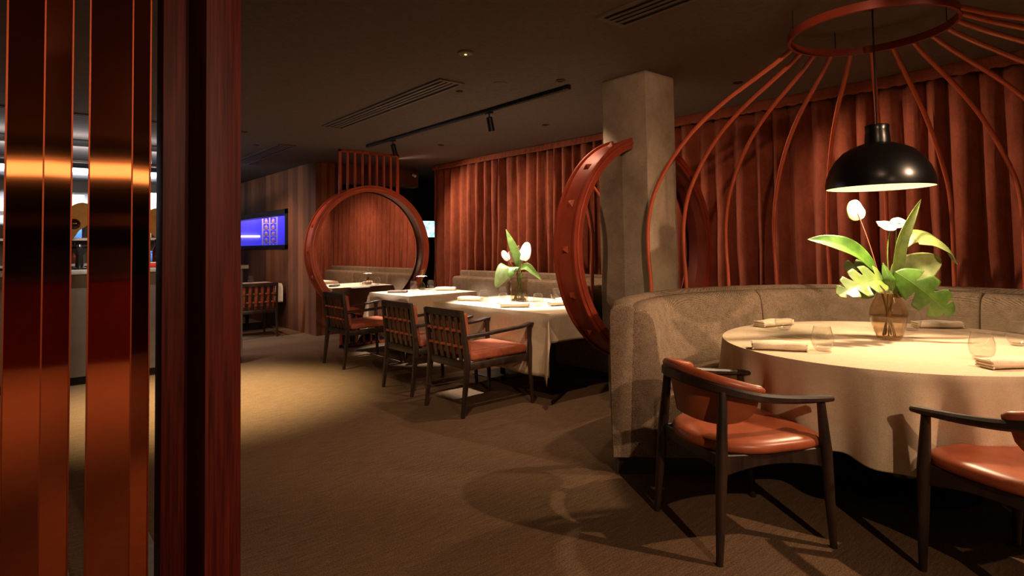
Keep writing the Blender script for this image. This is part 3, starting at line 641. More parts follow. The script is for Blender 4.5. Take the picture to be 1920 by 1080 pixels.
def rect_table(x0, x1, y0, y1, z, drop, pedestals, lab_t, lab_c, plate_lab=None):
    cx, cy = (x0+x1)/2, (y0+y1)/2; hx, hy = (x1-x0)/2, (y1-y0)/2
    t = empty('dining_table', (cx, cy, 0)); tag(t, lab_t, 'table')
    MB().box(-hx+0.004, hx-0.004, -hy+0.004, hy-0.004, z-0.032, z-0.006, 0.003).build('tabletop', MT['dark_wood'], t)
    for (px_, py_) in pedestals:
        MB().box(px_-cx-0.215, px_-cx+0.215, py_-cy-0.215, py_-cy+0.215, 0.0, 0.008, 0.0015).build('base_plate', MT['black_metal'], t)
        MB().tube([(px_-cx, py_-cy, 0.008), (px_-cx, py_-cy, z-0.03)], 0.026, 20).build('column', MT['black_metal'], t)
    # cloth: drop = (-x, +x, -y, +y) overhangs
    dx0, dx1, dy0, dy1 = drop; rc = 0.03
    def axis(h, d0, d1, n, k):
        a_ = [-h-d0*(1-i/k) for i in range(k)]+[lerp(-h, h, i/n) for i in range(n+1)]+[h+d1*(i+1)/k for i in range(k)]
        return a_
    ux = axis(hx, dx0, dx1, 16, 14); uy = axis(hy, dy0, dy1, 20, 14)
    V = []; nx, ny = len(ux), len(uy); ph = cx*7+cy*3
    for u in ux:
        for v_ in uy:
            ex = max(0, abs(u)-hx); ey = max(0, abs(v_)-hy); sx_, sy_ = (1 if u > 0 else -1), (1 if v_ > 0 else -1)
            if ex == 0 and ey == 0: V.append((u, v_, z)); continue
            if ex > 0 and ey > 0:
                d = math.hypot(ex, ey); f_ = math.atan2(ey, ex); s2 = math.sin(2*f_)
                nrm = Vector((math.cos(f_)*sx_, math.sin(f_)*sy_, 0)); bis = Vector((sx_, sy_, 0)).normalized()
                # the loose corner folds into one hanging cone
                out = d*0.30*s2+0.006+d*0.03
                p_ = Vector((sx_*hx, sy_*hy, 0))+bis*out*0.75+nrm*0.004
                sidew = (0.5-f_/(PI/2))*d*0.16
                p_ += Vector((sx_, -sy_, 0)).normalized()*sidew
                V.append((p_.x, p_.y, z-d*0.985)); continue
            d = ex or ey
            wob = 0.014*math.sin((v_ if ex else u)*11+ph)*min(1, d/0.3)
            flare = 0.004+0.03*d+wob+0.004*(d > 0)
            near = min((hy-abs(v_)) if ex else (hx-abs(u)), 0.2)/0.2
            if ex: V.append((sx_*(hx+flare*(0.5+0.5*near)), v_, z-d))
            else: V.append((u, sy_*(hy+flare*(0.5+0.5*near)), z-d))
    F = [(i*ny+j, (i+1)*ny+j, (i+1)*ny+j+1, i*ny+j+1) for i in range(nx-1) for j in range(ny-1)]
    m = MB(); m.addm(V, F); c_ = m.build('tablecloth', MT['cloth'], None, 70, (cx, cy, 0)); md = c_.modifiers.new('t', 'SOLIDIFY'); md.thickness = 0.002; md.offset = 0
    tag(c_, lab_c, 'tablecloth')
rect_table(3.285, 4.25, 3.44, 5.10, 0.7235, (0.50, 0.20, 0.23, 0.26), [(3.77, 3.9), (3.79, 4.64)],
           'rectangular table with two flat steel bases, beside the hoop around the pillar', 'beige linen cloth on the flower table, long corner hanging by the chair leg')
rect_table(3.43, 4.36, 5.82, 6.76, 0.7235, (0.50, 0.20, 0.44, 0.34), [(3.9, 6.29)],
           'square table standing in front of the lattice mirror', 'beige linen cloth on the square table before the lattice mirror')
rect_table(2.62, 3.41, 9.75, 10.55, 0.7235, (0.30, 0.04, 0.30, 0.30), [(3.0, 10.15)],
           'square table by the panelled wall under the blue window', 'pale cloth on the far table under the blue window')

# ================================================================== DINING ARMCHAIRS (forward = +x)
def make_armchair():
    o = empty('slatted_armchair'); wd = MT['dark_wood']
    yb, yf, xb, xf = 0.25, 0.275, -0.31, 0.31
    for s_ in (-1, 1):
        # rear leg running up into the raked stile
        MB().sweep([(xb-0.035, s_*yb, 0), (xb-0.01, s_*yb, 0.2), (xb+0.012, s_*yb, 0.40), (xb-0.002, s_*yb, 0.52), (xb-0.035, s_*(yb-0.002), 0.787)],
                   [(0.024, 0.026), (0.03, 0.036), (0.036, 0.046), (0.032, 0.04), (0.026, 0.03)], bevel=0.15).build('rear_leg', wd, o)
        MB().sweep([(xf+0.012, s_*(yf+0.004), 0), (xf, s_*yf, 0.25), (xf-0.004, s_*yf, 0.42), (xf-0.006, s_*yf, 0.52), (xf-0.006, s_*(yf+0.002), 0.60), (xf-0.006, s_*(yf+0.004), 0.622)],
                   [(0.022, 0.024), (0.032, 0.034), (0.036, 0.042), (0.026, 0.03), (0.030, 0.036), (0.05, 0.06)], bevel=0.2).build('front_leg', wd, o)
        MB().sweep([(xb+0.0, s_*(yb+0.002), 0.592), (xb+0.18, s_*(yb+0.018), 0.600), (xf-0.10, s_*(yf+0.006), 0.622), (xf-0.02, s_*(yf+0.008), 0.636), (xf+0.035, s_*(yf+0.004), 0.640)],
                   [(0.026, 0.03), (0.034, 0.028), (0.046, 0.024), (0.056, 0.022), (0.05, 0.016)], bevel=0.25).build('armrest', wd, o)
        MB().box(xb+0.02, xf-0.015, s_*0.262-0.014, s_*0.262+0.014, 0.345, 0.40, 0.004).build('side_rail', wd, o)
    MB().box(xf-0.018, xf+0.01, -0.262, 0.262, 0.345, 0.40, 0.004).build('front_rail', wd, o)
    MB().box(xb-0.004, xb+0.022, -0.24, 0.24, 0.35, 0.405, 0.004).build('rear_rail', wd, o)
    xk = lambda z: xb-0.002-(z-0.52)*0.124 if z > 0.52 else xb+0.012-(z-0.40)*0.117
    MB().bar((xk(0.76), -0.25, 0.764), (xk(0.76), 0.25, 0.764), 0.022, 0.052, side=Vector((1, 0, 0))).build('top_rail', wd, o)
    for k in range(5):
        y = -0.168+k*0.084
        MB().bar((xk(0.41)+0.004, y, 0.405), (xk(0.74), y, 0.747), 0.043, 0.010, side=Vector((0, 1, 0))).build('back_slat', wd, o)
    for z in (0.515, 0.635):
        m = MB(); pts = []
        for k in range(21):
            y = -0.238+k*0.0238; pts.append((xk(z)+0.0085*math.cos(k*PI/20*5.5*2)-0.003, y, z))
        m.sweep(pts, [(0.004, 0.020)], side=Vector((1, 0, 0)), bevel=0.1).build('leather_strap', MT['leather_cushion'], o)
    MB().box(xb+0.055, xf+0.0, -0.243, 0.243, 0.402, 0.468, 0.022, seg=4).build('seat_cushion', MT['leather_cushion'], o)
    T = Matrix.Translation((xb+0.045, 0, 0.44)) @ Matrix.Rotation(R(-7), 4, 'Y')
    MB().box(-0.028, 0.032, -0.232, 0.232, 0.0, 0.328, 0.020, seg=4, mat=T).build('back_cushion', MT['leather_cushion'], o)
    return o
arm0 = make_armchair()
arms = [((2.945, 3.905), 0, 'dark slatted armchair with brick cushions nearest the camera at the flower table'),
        ((3.005, 4.73), 0, 'dark slatted armchair with brick cushions, middle one of the three in the row'),
        ((3.075, 6.22), 0, 'dark slatted armchair with brick cushions, farthest of the row, before the lattice mirror'),
        ((2.81, 9.27), 90, 'dark slatted armchair seen from behind, alone at the far table by the panelled wall')]
for i, ((x, y), a_, lb) in enumerate(arms):
    o = arm0 if i == 0 else copy_tree(arm0)
    o.location = (x, y, 0); o.rotation_euler = (0, 0, R(a_)); tag(o, lb, 'chair', 'slatted armchairs')

# ================================================================== BARREL CHAIRS (forward = +x)
def make_barrel():
    o = empty('barrel_chair'); wd = MT['dark_wood']
    # seat outline: rounded back, wider front
    def seat_ring(k, z):
        pts = []
        n_ = 56
        for i in range(n_):
            t = 2*PI*i/n_; c_, s_ = math.cos(t), math.sin(t)
            e = 5.0 if c_ > 0 else 2.1
            rx, ry = (0.285 if c_ > 0 else 0.268), 0.272
            x = math.copysign(abs(c_)**(2/e), c_)*rx; y = math.copysign(abs(s_)**(2/e), s_)*ry
            pts.append(Vector((x*k, y*k, z)))
        return pts
    prof = [(0.93, 0.410), (0.975, 0.413), (0.995, 0.422), (1.0, 0.433), (0.99, 0.445), (0.95, 0.455), (0.87, 0.462), (0.7, 0.465), (0.4, 0.461), (0.1, 0.458)]
    MB().loft([seat_ring(k, z) for k, z in prof]).build('seat', MT['leather'], o, 60)
    # curved apron under the seat, deeper at the corners
    for s_ in (-1, 1):
        pts = []; dm_ = []
        for i in range(13):
            t = i/12; x = -0.235+0.49*t; pts.append((x, s_*(0.226+0.03*t), 0.386-0.014*abs(2*t-1)**2)); dm_.append((0.022, 0.046+0.045*abs(2*t-1)**2))
        MB().sweep(pts, dm_, Vector((0, 1, 0)), 0.15).build('side_rail', wd, o)
    MB().box(0.225, 0.248, -0.25, 0.25, 0.345, 0.410, 0.004).build('front_rail', wd, o)
    MB().box(-0.235, -0.212, -0.21, 0.21, 0.36, 0.410, 0.004).build('rear_rail', wd, o)
    # legs
    for s_ in (-1, 1):
        MB().tube([(-0.262, s_*0.255, 0), (-0.245, s_*0.247, 0.2), (-0.228, s_*0.238, 0.40), (-0.205, s_*0.222, 0.665)], [0.014, 0.020, 0.0245, 0.018], 16).build('rear_leg', wd, o)
        MB().tube([(0.268, s_*0.262, 0), (0.255, s_*0.265, 0.2), (0.242, s_*0.268, 0.40), (0.222, s_*0.272, 0.60)], [0.014, 0.020, 0.024, 0.0165], 16).build('front_leg', wd, o)
    # horseshoe arm rail
    ctrl = [(0.275, -0.262, 0.612), (0.20, -0.275, 0.617), (0.06, -0.285, 0.628), (-0.08, -0.275, 0.645), (-0.20, -0.222, 0.672), (-0.275, -0.12, 0.694), (-0.298, 0, 0.702)]
    ctrl = ctrl+[(x, -y, z) for x, y, z in ctrl[:-1][::-1]]
    pts = catmull(ctrl, 8); N = len(pts); dims = []; sides = []
    for i, p_ in enumerate(pts):
        t = abs(2*i/(N-1)-1); dims.append((lerp(0.024, 0.046, t), lerp(0.050, 0.020, t**1.3)))
        sides.append(Vector((p_.x*0.7-0.0, p_.y, 0)).normalized() if t < 0.75 else Vector((0, math.copysign(1, p_.y), 0)))
    MB().sweep(pts, dims, sides, 0.28).build('arm_rail', wd, o)
    # leather back pad hugging the inside of the rail
    U, Wn = 40, 16; Vf = []; Vb = []
    for i in range(U+1):
        u = -1+2*i/U; idx = (0.5+u*0.27)*(N-1); i0 = int(idx); fr_ = idx-i0; c_ = pts[i0].lerp(pts[min(i0+1, N-1)], fr_)
        nrm = Vector((-c_.x*0.9+0.02, -c_.y, 0)).normalized()
        topz = 0.036-0.014*abs(u)**4; low = 0.180*math.sqrt(max(0, 1-abs(u)**2.6))+0.0
        for j in range(Wn+1):
            q = j/Wn; z = c_.z+topz-(topz+low+0.0)*q
            edge = min(1, (1-abs(u))/0.12)**0.5*min(1, min(q, 1-q)/0.12+0.15)**0.5
            th_ = 0.004+0.022*edge
            base = c_+nrm*(0.013+0.03*q*q*0); base.z = z
            lean = nrm*(0.035*q)
            Vf.append(base+lean+nrm*th_); Vb.append(base+lean-nrm*(0.0 if q > 0.33 else -0.001))
    Vt = Vf+Vb; o2 = len(Vf); F = []; w_ = Wn+1
    for i in range(U):
        for j in range(Wn):
            a_, b_, c2, d_ = i*w_+j, (i+1)*w_+j, (i+1)*w_+j+1, i*w_+j+1; F += [(a_, b_, c2, d_), (o2+a_, o2+d_, o2+c2, o2+b_)]
    for i in range(U): F += [(i*w_, (i+1)*w_, o2+(i+1)*w_, o2+i*w_), (i*w_+Wn, (i+1)*w_+Wn, o2+(i+1)*w_+Wn, o2+i*w_+Wn)]
    for j in range(Wn): F += [(j, j+1, o2+j+1, o2+j), (U*w_+j, U*w_+j+1, o2+U*w_+j+1, o2+U*w_+j)]
    # roll over the top of the rail
    m = MB(); m.addm(Vt, F)
    rp = []; rd = []
    for i in range(U+1):
        u = -1+2*i/U; idx = (0.5+u*0.27)*(N-1); i0 = int(idx); c_ = pts[i0].lerp(pts[min(i0+1, N-1)], idx-i0); nrm = Vector((-c_.x*0.9+0.02, -c_.y, 0)).normalized()
        rp.append(c_+nrm*0.012+Vector((0, 0, 0.030-0.006*abs(u)**4))); rd.append(0.021*min(1, ((1-abs(u))/0.06+0.25))**0.5)
    m.tube(rp, rd, 12)
    m.build('back_pad', MT['leather'], o, 60)
    return o
bar0 = make_barrel(); bar0.location = (2.508, 1.431, 0); bar0.rotation_euler = (0, 0, R(-26))
tag(bar0, 'round backed armchair with terracotta leather seat, standing fully in view before the booth', 'chair', 'round backed leather armchairs')
o = copy_tree(bar0); o.location = (2.845, 0.435, 0); o.rotation_euler = (0, 0, R(68))
tag(o, 'round backed armchair with terracotta leather seat, cut off by the right edge of the photo', 'chair', 'round backed leather armchairs')

# ================================================================== TABLEWARE
def make_glass():
    m = MB().lathe([(0.001, 0.0), (0.022, 0.0), (0.028, 0.004), (0.038, 0.022), (0.0425, 0.045), (0.041, 0.065), (0.035, 0.088), (0.0315, 0.101), (0.0305, 0.101), (0.0338, 0.088), (0.0398, 0.065), (0.0413, 0.045), (0.0368, 0.024), (0.026, 0.010), (0.001, 0.009)], 40, cap=False)
    return m.build('tumbler', MT['glass'], smooth=50)
glass0 = make_glass(); G = [
    ((3.088, 1.282), 1.0, 'stemless tumbler on the round table beside the rolled napkin nearest the first armchair'),
    ((3.661, 1.745), 1.0, 'stemless tumbler at the back left of the round table, in front of the booth seam'),
    ((3.354, 0.704), 1.0, 'stemless tumbler on the round table right behind the napkin at the right front'),
    ((4.13, 1.20), 1.0, 'stemless tumbler on the round table just right of the smoked vase'),
    ((3.899, 0.669), 1.0, 'stemless tumbler cut by the right edge, on the round table'),
    ((3.579, 4.649), 1.0, 'tumbler on the flower table, leftmost one at its front'),
    ((3.998, 4.872), 1.0, 'tumbler on the flower table, back left of the vase'),
    ((3.617, 3.918), 1.0, 'tumbler on the flower table at the end of the rolled napkin'),
    ((4.15, 4.24), 1.0, 'tumbler on the flower table, back right against the hoop'),
    ((3.96, 6.60), 1.0, 'tumbler on the square table, left of the white bloom'),
    ((4.20, 6.58), 1.0, 'tumbler on the square table, right of the white bloom'),
    ((3.13, 10.40), 1.0, 'tumbler on the far table under the blue window')]
TZ = {0: 0.7555}
for i, ((x, y), s_, lb) in enumerate(G):
    o = glass0 if i == 0 else glass0.copy()
    if i: COL.objects.link(o)
    o.location = (x, y, TOPZ+0.0022); s2 = 1.2 if i < 5 else 1.15; o.scale = (s2, s2, s2); tag(o, lb, 'glass', 'stemless tumblers')
def make_napkin(mat, name='folded_napkin'):
    # long folded roll: spiral section visible at the end
    m = MB(); L = 0.112; rings = []
    sec = []
    n_ = 28
    for i in range(n_):
        t = 2*PI*i/n_; x = 0.046*math.copysign(abs(math.cos(t))**0.7, math.cos(t)); z = 0.015+0.0145*math.copysign(abs(math.sin(t))**0.75, math.sin(t)); sec.append((x, z))
    for k in range(11):
        t = -1+2*k/10; sc2 = 1.0 if abs(t) < 0.95 else 0.93
        rings.append([Vector((x*sc2+0.002*math.sin(5*t+z*90), L*t, z*(sc2 if z > 0.01 else 1)+0.002*math.sin(4*t+x*60)*(z > 0.01))) for x, z in sec])
    m.loft(rings)
    for e in (-1, 1):       # layered folds at both ends
        for q in range(3):
            rr = []
            for zz in (0.004+q*0.008,):
                m.box(-0.044+q*0.002, 0.043-q*0.002, e*L-0.004, e*L+0.004+0.001*q, 0.0025+q*0.0085, 0.0085+q*0.0085, 0.0022)
    return m.build(name, mat, smooth=50)
nap0 = make_napkin(MT['napkin'])
NP = [((2.975, 1.445), 28, 'rolled cream napkin at the left front of the round table'),
      ((3.79, 1.87), 72, 'rolled cream napkin at the back left of the round table'),
      ((3.23, 0.575), 52, 'rolled cream napkin at the right front of the round table'),
      ((4.36, 1.13), 38, 'rolled cream napkin at the back of the round table, right of the vase'),
      ((3.57, 4.86), 30, 'rolled white napkin at the left end of the flower table'),
      ((3.455, 4.045), 44, 'rolled white napkin at the front of the flower table below the vase'),
      ((3.84, 3.84), 66, 'flat white napkin at the right end of the flower table, left of the hoop'),
      ((4.12, 4.02), 60, 'white napkin at the back right corner of the flower table beside the hoop'),
      ((4.21, 6.25), 44, 'rolled white napkin at the right of the square table')]
for i, ((x, y), a_, lb) in enumerate(NP):
    o = nap0 if i == 0 else nap0.copy()
    if i: COL.objects.link(o)
    o.location = (x, y, TOPZ+0.0022); o.rotation_euler = (0, 0, R(a_)); o.scale = (1.08, 1.1, 1.45); tag(o, lb, 'napkin', 'rolled napkins')
nd = make_napkin(MT['napkin_dark']); nd.location = (3.62, 6.40, TOPZ+0.0022); nd.rotation_euler = (0, 0, R(44)); tag(nd, 'taupe grey rolled napkin at the left of the square table', 'napkin', 'rolled napkins')

# ================================================================== PLANTS
RV = Vector((math.cos(YAW), -math.sin(YAW), 0)); FV = Vector((math.sin(YAW), math.cos(YAW), 0)); UP = Vector((0, 0, 1))
def leaf(ctrl, width, side, mat, parent, name='leaf', shape='lance', cup=0.25, notch=0, wave=0.0, n=40, twist=0.0):
    """blade along a smooth midrib; side = blade direction; cup lifts the edges"""
    P = catmull(ctrl, 10); N_ = len(P); m = MB(); V = []; M_ = 8
    side = Vector(side).normalized(); rows = []
    for i in range(N_):
        t = i/(N_-1); T_ = (P[min(i+1, N_-1)]-P[max(i-1, 0)]).normalized()
        s_ = (side-T_*side.dot(T_)).normalized(); nr = T_.cross(s_)
        if shape == 'lance': w_ = math.sin(PI*min(1, t**0.8))**0.85*(1-0.25*t)
        elif shape == 'heart': w_ = (math.sqrt(max(0, 1-((t-0.30)/0.70)**2)) if t > 0.30 else math.sqrt(max(0, 1-((0.30-t)/0.34)**2)))
        elif shape == 'broad': w_ = math.sin(PI*t**0.75)**0.6
        w_ = max(w_, 0.012)*width/2
        row = []
        for j in range(-M_, M_+1):
            q = j/M_; ww = w_
            if notch:
                ph_ = (t*notch+(0.35 if q > 0 else 0)) % 1.0
                cutd = 0.80*max(0, 1-abs(ph_-0.5)/0.20) if 0.18 < t < 0.93 else 0
                ww = w_*(1-cutd)
            x = q*ww; row.append(P[i]+s_*x+nr*(cup*abs(q)**1.3*ww+wave*math.sin(t*18+q*3)*abs(q)*ww)+T_*(0.25*abs(x) if notch else 0.1*abs(x)))
        rows.append(row)
    w2 = 2*M_+1; V = [p_ for r_ in rows for p_ in r_]
    F = [(i*w2+j, (i+1)*w2+j, (i+1)*w2+j+1, i*w2+j+1) for i in range(N_-1) for j in range(w2-1)]
    m.addm(V, F); o_ = m.build(name, mat, parent, 180); md = o_.modifiers.new('t', 'SOLIDIFY'); md.thickness = 0.0012; md.offset = 0
    mr = MB().tube([p_ for p_ in P[::2]], [0.0022*(1-0.8*k/len(P[::2])) for k in range(len(P[::2]))], 6).build('midrib', MT['leaf_light'], o_)
    return o_
def stem(pts, r_, mat, parent): return MB().tube(catmull(pts, 6), r_, 8).build('stem', mat, parent)

# --- big vase on the round table
VB = Vector((3.69, 1.179, TOPZ+0.0022)); S = 1/341.0
bqt = empty('flower_vase', VB); tag(bqt, 'smoked glass vase with broad green leaves and two anthurium blooms on the round table', 'vase of flowers')
def P1(px_, py_, d=0.0): return RV*((px_-1668)*S)+UP*((638-py_)*S)+FV*d
def vase(prof, mat, parent, wt=0.0025):
    inner = [(max(0.001, r_-wt), z+0.004) for r_, z in prof[::-1]]; inner[0] = (prof[-1][0]-wt, prof[-1][1]); inner[-1] = (0.001, prof[1][1]+0.008)
    MB().lathe([(0.001, 0.0)]+prof+inner, 48, cap=False).build('glass_body', mat, parent, 50)
vase([(0.050, 0.0), (0.060, 0.006), (0.074, 0.05), (0.088, 0.10), (0.092, 0.135), (0.088, 0.165), (0.074, 0.20), (0.060, 0.225), (0.052, 0.25)], MT['smoke_glass'], bqt)
MB().lathe([(0.001, 0.014), (0.056, 0.014), (0.070, 0.05), (0.084, 0.10), (0.0885, 0.128), (0.001, 0.128)], 40, cap=False).build('water', MT['water'], bqt, 50)
for k in range(8):
    t = k*2.4; b = Vector((0.03*math.cos(t), 0.03*math.sin(t), 0.02)); q = Vector((0.028*math.cos(t+2.6), 0.028*math.sin(t+2.6), 0.25))
    MB().tube([b, b.lerp(q, 0.5), q], 0.0042, 8).build('stem', MT['stem'], bqt)
leaf([P1(1662, 545, .02), P1(1640, 500, .03), P1(1600, 468, .02), P1(1555, 455, 0.0), P1(1516, 450, -.03)], 0.135, UP*0.85+FV*0.5, MT['leaf'], bqt, cup=-0.35, wave=.03)
leaf([P1(1680, 560, 0), P1(1680, 510, -.02), P1(1692, 455, -.02), P1(1718, 412, 0), P1(1745, 377, .03)], 0.10, RV*0.9+FV*0.3+UP*0.2, MT['leaf_light'], bqt, cup=-0.35)
leaf([P1(1700, 472, .05), P1(1722, 445, .04), P1(1752, 447, 0), P1(1775, 470, -.04), P1(1786, 501, -.06)], 0.15, FV*0.8+RV*0.15+UP*0.55, MT['leaf_back'], bqt, shape='broad', cup=-0.3)
leaf([P1(1682, 528, .02), P1(1705, 515, 0), P1(1735, 502, -.02), P1(1766, 492, -.02)], 0.175, UP*0.9+RV*0.35, MT['leaf_back'], bqt, shape='broad', cup=0.22, wave=.03)
leaf([P1(1672, 512, -.05), P1(1690, 530, -.10), P1(1712, 552, -.13), P1(1735, 575, -.14), P1(1757, 588, -.13)], 0.19, RV*0.55-UP*-0.65+FV*-.2, MT['leaf'], bqt, shape='broad', notch=4.2, cup=-0.2, wave=.04)
leaf([P1(1658, 530, -.03), P1(1635, 525, -.07), P1(1605, 530, -.10), P1(1575, 540, -.13), P1(1549, 551, -.14)], 0.185, UP*0.8+FV*0.75+RV*.1, MT['leaf_light'], bqt, shape='broad', notch=5.2, cup=-0.15, wave=.04)
leaf([P1(1660, 530, .02), P1(1640, 515, .03), P1(1618, 502, .05), P1(1600, 508, .06)], 0.11, UP*0.7+FV*0.7, MT['leaf_back'], bqt, shape='broad', notch=3.2, cup=-0.2)
leaf([P1(1668, 548, -.04), P1(1660, 530, -.07), P1(1655, 512, -.06), P1(1653, 495, -.04)], 0.07, RV, MT['leaf'], bqt, cup=0.3)
leaf([P1(1685, 540, .05), P1(1705, 550, .08), P1(1725, 560, .09)], 0.10, UP+RV*0.4, MT['leaf_dark'], bqt, cup=0.2)
leaf([P1(1655, 548, .04), P1(1640, 556, .06), P1(1618, 556, .06)], 0.06, UP+FV*.2, MT['leaf_light'], bqt, cup=0.2)
def anthurium(base, tip, centre, up_dir, side, size, mat, parent, lng, stemmat, ctrl=None):
    stem([base]+(ctrl or [])+[centre], 0.003, stemmat, parent)
    up_dir = Vector(up_dir).normalized(); side = Vector(side).normalized(); nr = up_dir.cross(side)
    s_ = leaf([centre-up_dir*lng*0.30, centre, centre+up_dir*lng*0.3+nr*0.004, centre+up_dir*lng*0.62], size, side, mat, parent, 'spathe', 'heart', 0.22)
    MB().tube([centre+nr*0.004, centre+up_dir*0.02+nr*0.014, centre+up_dir*0.058+nr*0.02], [0.0035, 0.0045, 0.0025], 8).build('spadix', MT['spadix'], s_)
anthurium(P1(1662, 560), None, P1(1618, 403, .0), P1(1605, 366)-P1(1618, 403), RV, 0.10, MT['petal_cream'], bqt, 0.125, MT['stem_pink'], [P1(1640, 470)])
anthurium(P1(1672, 555), None, P1(1684, 424, .03), RV*-0.95+UP*0.15+FV*0.1, UP*0.6+FV*0.8, 0.095, MT['petal_white'], bqt, 0.11, MT['leaf_light'], [P1(1675, 480, .02)])
anthurium(P1(1676, 555), None, P1(1702, 424, .06), RV*0.9+UP*0.05+FV*-0.3, UP*0.6+FV*0.8, 0.09, MT['petal_white'], bqt, 0.09, MT['leaf_light'], [P1(1690, 480, .02)])
stem([P1(1680, 555, .03), P1(1700, 495, .05), P1(1712, 478, .05)], 0.003, MT['stem_pink'], bqt)

# --- vase on the flower table
V3 = Vector((3.79, 4.37, TOPZ+0.0022)); S3 = 1/194.0
b3 = empty('flower_vase', V3); tag(b3, 'clear cylinder vase with pink and white anthuriums on the rectangular table', 'vase of flowers')
def P3(px_, py_, d=0.0): return RV*((px_-973)*S3)+UP*((566-py_)*S3)+FV*d
vase([(0.083, 0.0), (0.085, 0.01), (0.085, 0.12), (0.084, 0.235)], MT['vase_glass'], b3)
MB().lathe([(0.001, 0.012), (0.080, 0.012), (0.080, 0.11), (0.001, 0.11)], 40, cap=False).build('water', MT['water'], b3, 50)
m = MB()
for k in range(26):
    t = k*2.39; rr = 0.07*math.sqrt(k/26); m.lathe([(0.001, 0), (0.009, 0.002), (0.013, 0.009), (0.009, 0.016), (0.001, 0.018)], 8, (rr*math.cos(t), rr*math.sin(t), 0.013+0.006*(k % 2)))
m.build('pebbles', noisy('brown pebbles', (0.25, 0.17, 0.1), (0.5, 0.36, 0.2), 30), b3); b3.children[-1]['kind'] = 'stuff'
for k in range(9):
    t = k*2.4; b = Vector((0.05*math.cos(t), 0.05*math.sin(t), 0.02)); q = Vector((0.03*math.cos(t+2.2), 0.03*math.sin(t+2.2), 0.26+0.03*(k % 3)))
    MB().tube([b, b.lerp(q, 0.5), q], 0.005, 8).build('stem', MT['stem'] if k % 2 else MT['leaf'], b3)
leaf([P3(975, 510), P3(970, 485, -.02), P3(959, 455, -.02), P3(950, 430)], 0.105, RV*0.9+FV*.4, MT['leaf_light'], b3, cup=-0.3)
leaf([P3(965, 510), P3(955, 500, -.06), P3(943, 512, -.1), P3(930, 537, -.12)], 0.17, RV*0.9-UP*0.3, MT['leaf_back'], b3, shape='broad', cup=-0.2)
leaf([P3(972, 505, -.02), P3(966, 500, -.08), P3(958, 510, -.12), P3(955, 520, -.13)], 0.09, RV, MT['leaf'], b3, cup=-0.2)
leaf([P3(975, 505), P3(988, 500, -.04), P3(1000, 510, -.06), P3(1015, 526, -.08)], 0.08, UP+RV*.4, MT['leaf_light'], b3, cup=0.25)
leaf([P3(978, 505, .03), P3(985, 500, .04), P3(998, 502, .05)], 0.07, UP, MT['leaf'], b3, cup=0.2)
anthurium(P3(970, 512), None, P3(951, 482, -.03), P3(938, 463)-P3(951, 482), RV*.9+FV*.3, 0.075, MT['petal_pink'], b3, 0.12, MT['stem_pink'])
anthurium(P3(972, 512), None, P3(963, 484, -.0), UP*0.9+RV*-.3, RV*.9+FV*.3, 0.09, MT['petal_pink'], b3, 0.13, MT['stem_pink'])
anthurium(P3(975, 512), None, P3(984, 478, -.03), UP*0.95+RV*.25, RV*.9-FV*.2, 0.115, MT['petal_white'], b3, 0.20, MT['stem_pink'])
anthurium(P3(974, 512), None, P3(973, 480, .03), UP*0.95+RV*.05, RV*.5+FV*.8, 0.08, MT['petal_pink'], b3, 0.16, MT['stem_pink'])

# --- bud vase on the square table
V2 = Vector((4.06, 6.57, TOPZ+0.0022)); S2 = 1/147.0
b2 = empty('bud_vase', V2); tag(b2, 'tiny clear bud vase holding one white bloom and a green sprig on the square table', 'vase of flowers')
vase([(0.032, 0.0), (0.045, 0.008), (0.05, 0.035), (0.042, 0.065), (0.022, 0.09), (0.014, 0.105), (0.016, 0.12)], MT['vase_glass'], b2, 0.002)
MB().lathe([(0.001, 0.008), (0.042, 0.010), (0.047, 0.035), (0.001, 0.036)], 24, cap=False).build('water', MT['water'], b2, 50)
stem([(0, 0, 0.02), (0.002, 0.002, 0.1), (0.0, 0.0, 0.17)], 0.0025, MT['leaf'], b2)
for k in range(6):
    t = k*PI/3; dv = RV*math.cos(t)+FV*math.sin(t)
    leaf([Vector((0, 0, 0.165))+dv*0.005, Vector((0, 0, 0.18))+dv*0.035, Vector((0, 0, 0.168))+dv*0.072], 0.055, dv.cross(UP), MT['petal_white'], b2, 'petal', 'broad', 0.1)
stem([(0, 0, 0.1), RV*0.012+UP*0.19, RV*0.022+UP*0.25], 0.002, MT['leaf'], b2)
for k in range(6):
    z = 0.19+0.012*k; sd = RV*(1 if k % 2 else -1)
    leaf([RV*0.015+UP*z, RV*0.016+sd*0.014+UP*(z+0.006), RV*0.018+sd*0.026+UP*(z+0.004)], 0.018, FV, MT['leaf_light'], b2, cup=0.1, shape='broad')

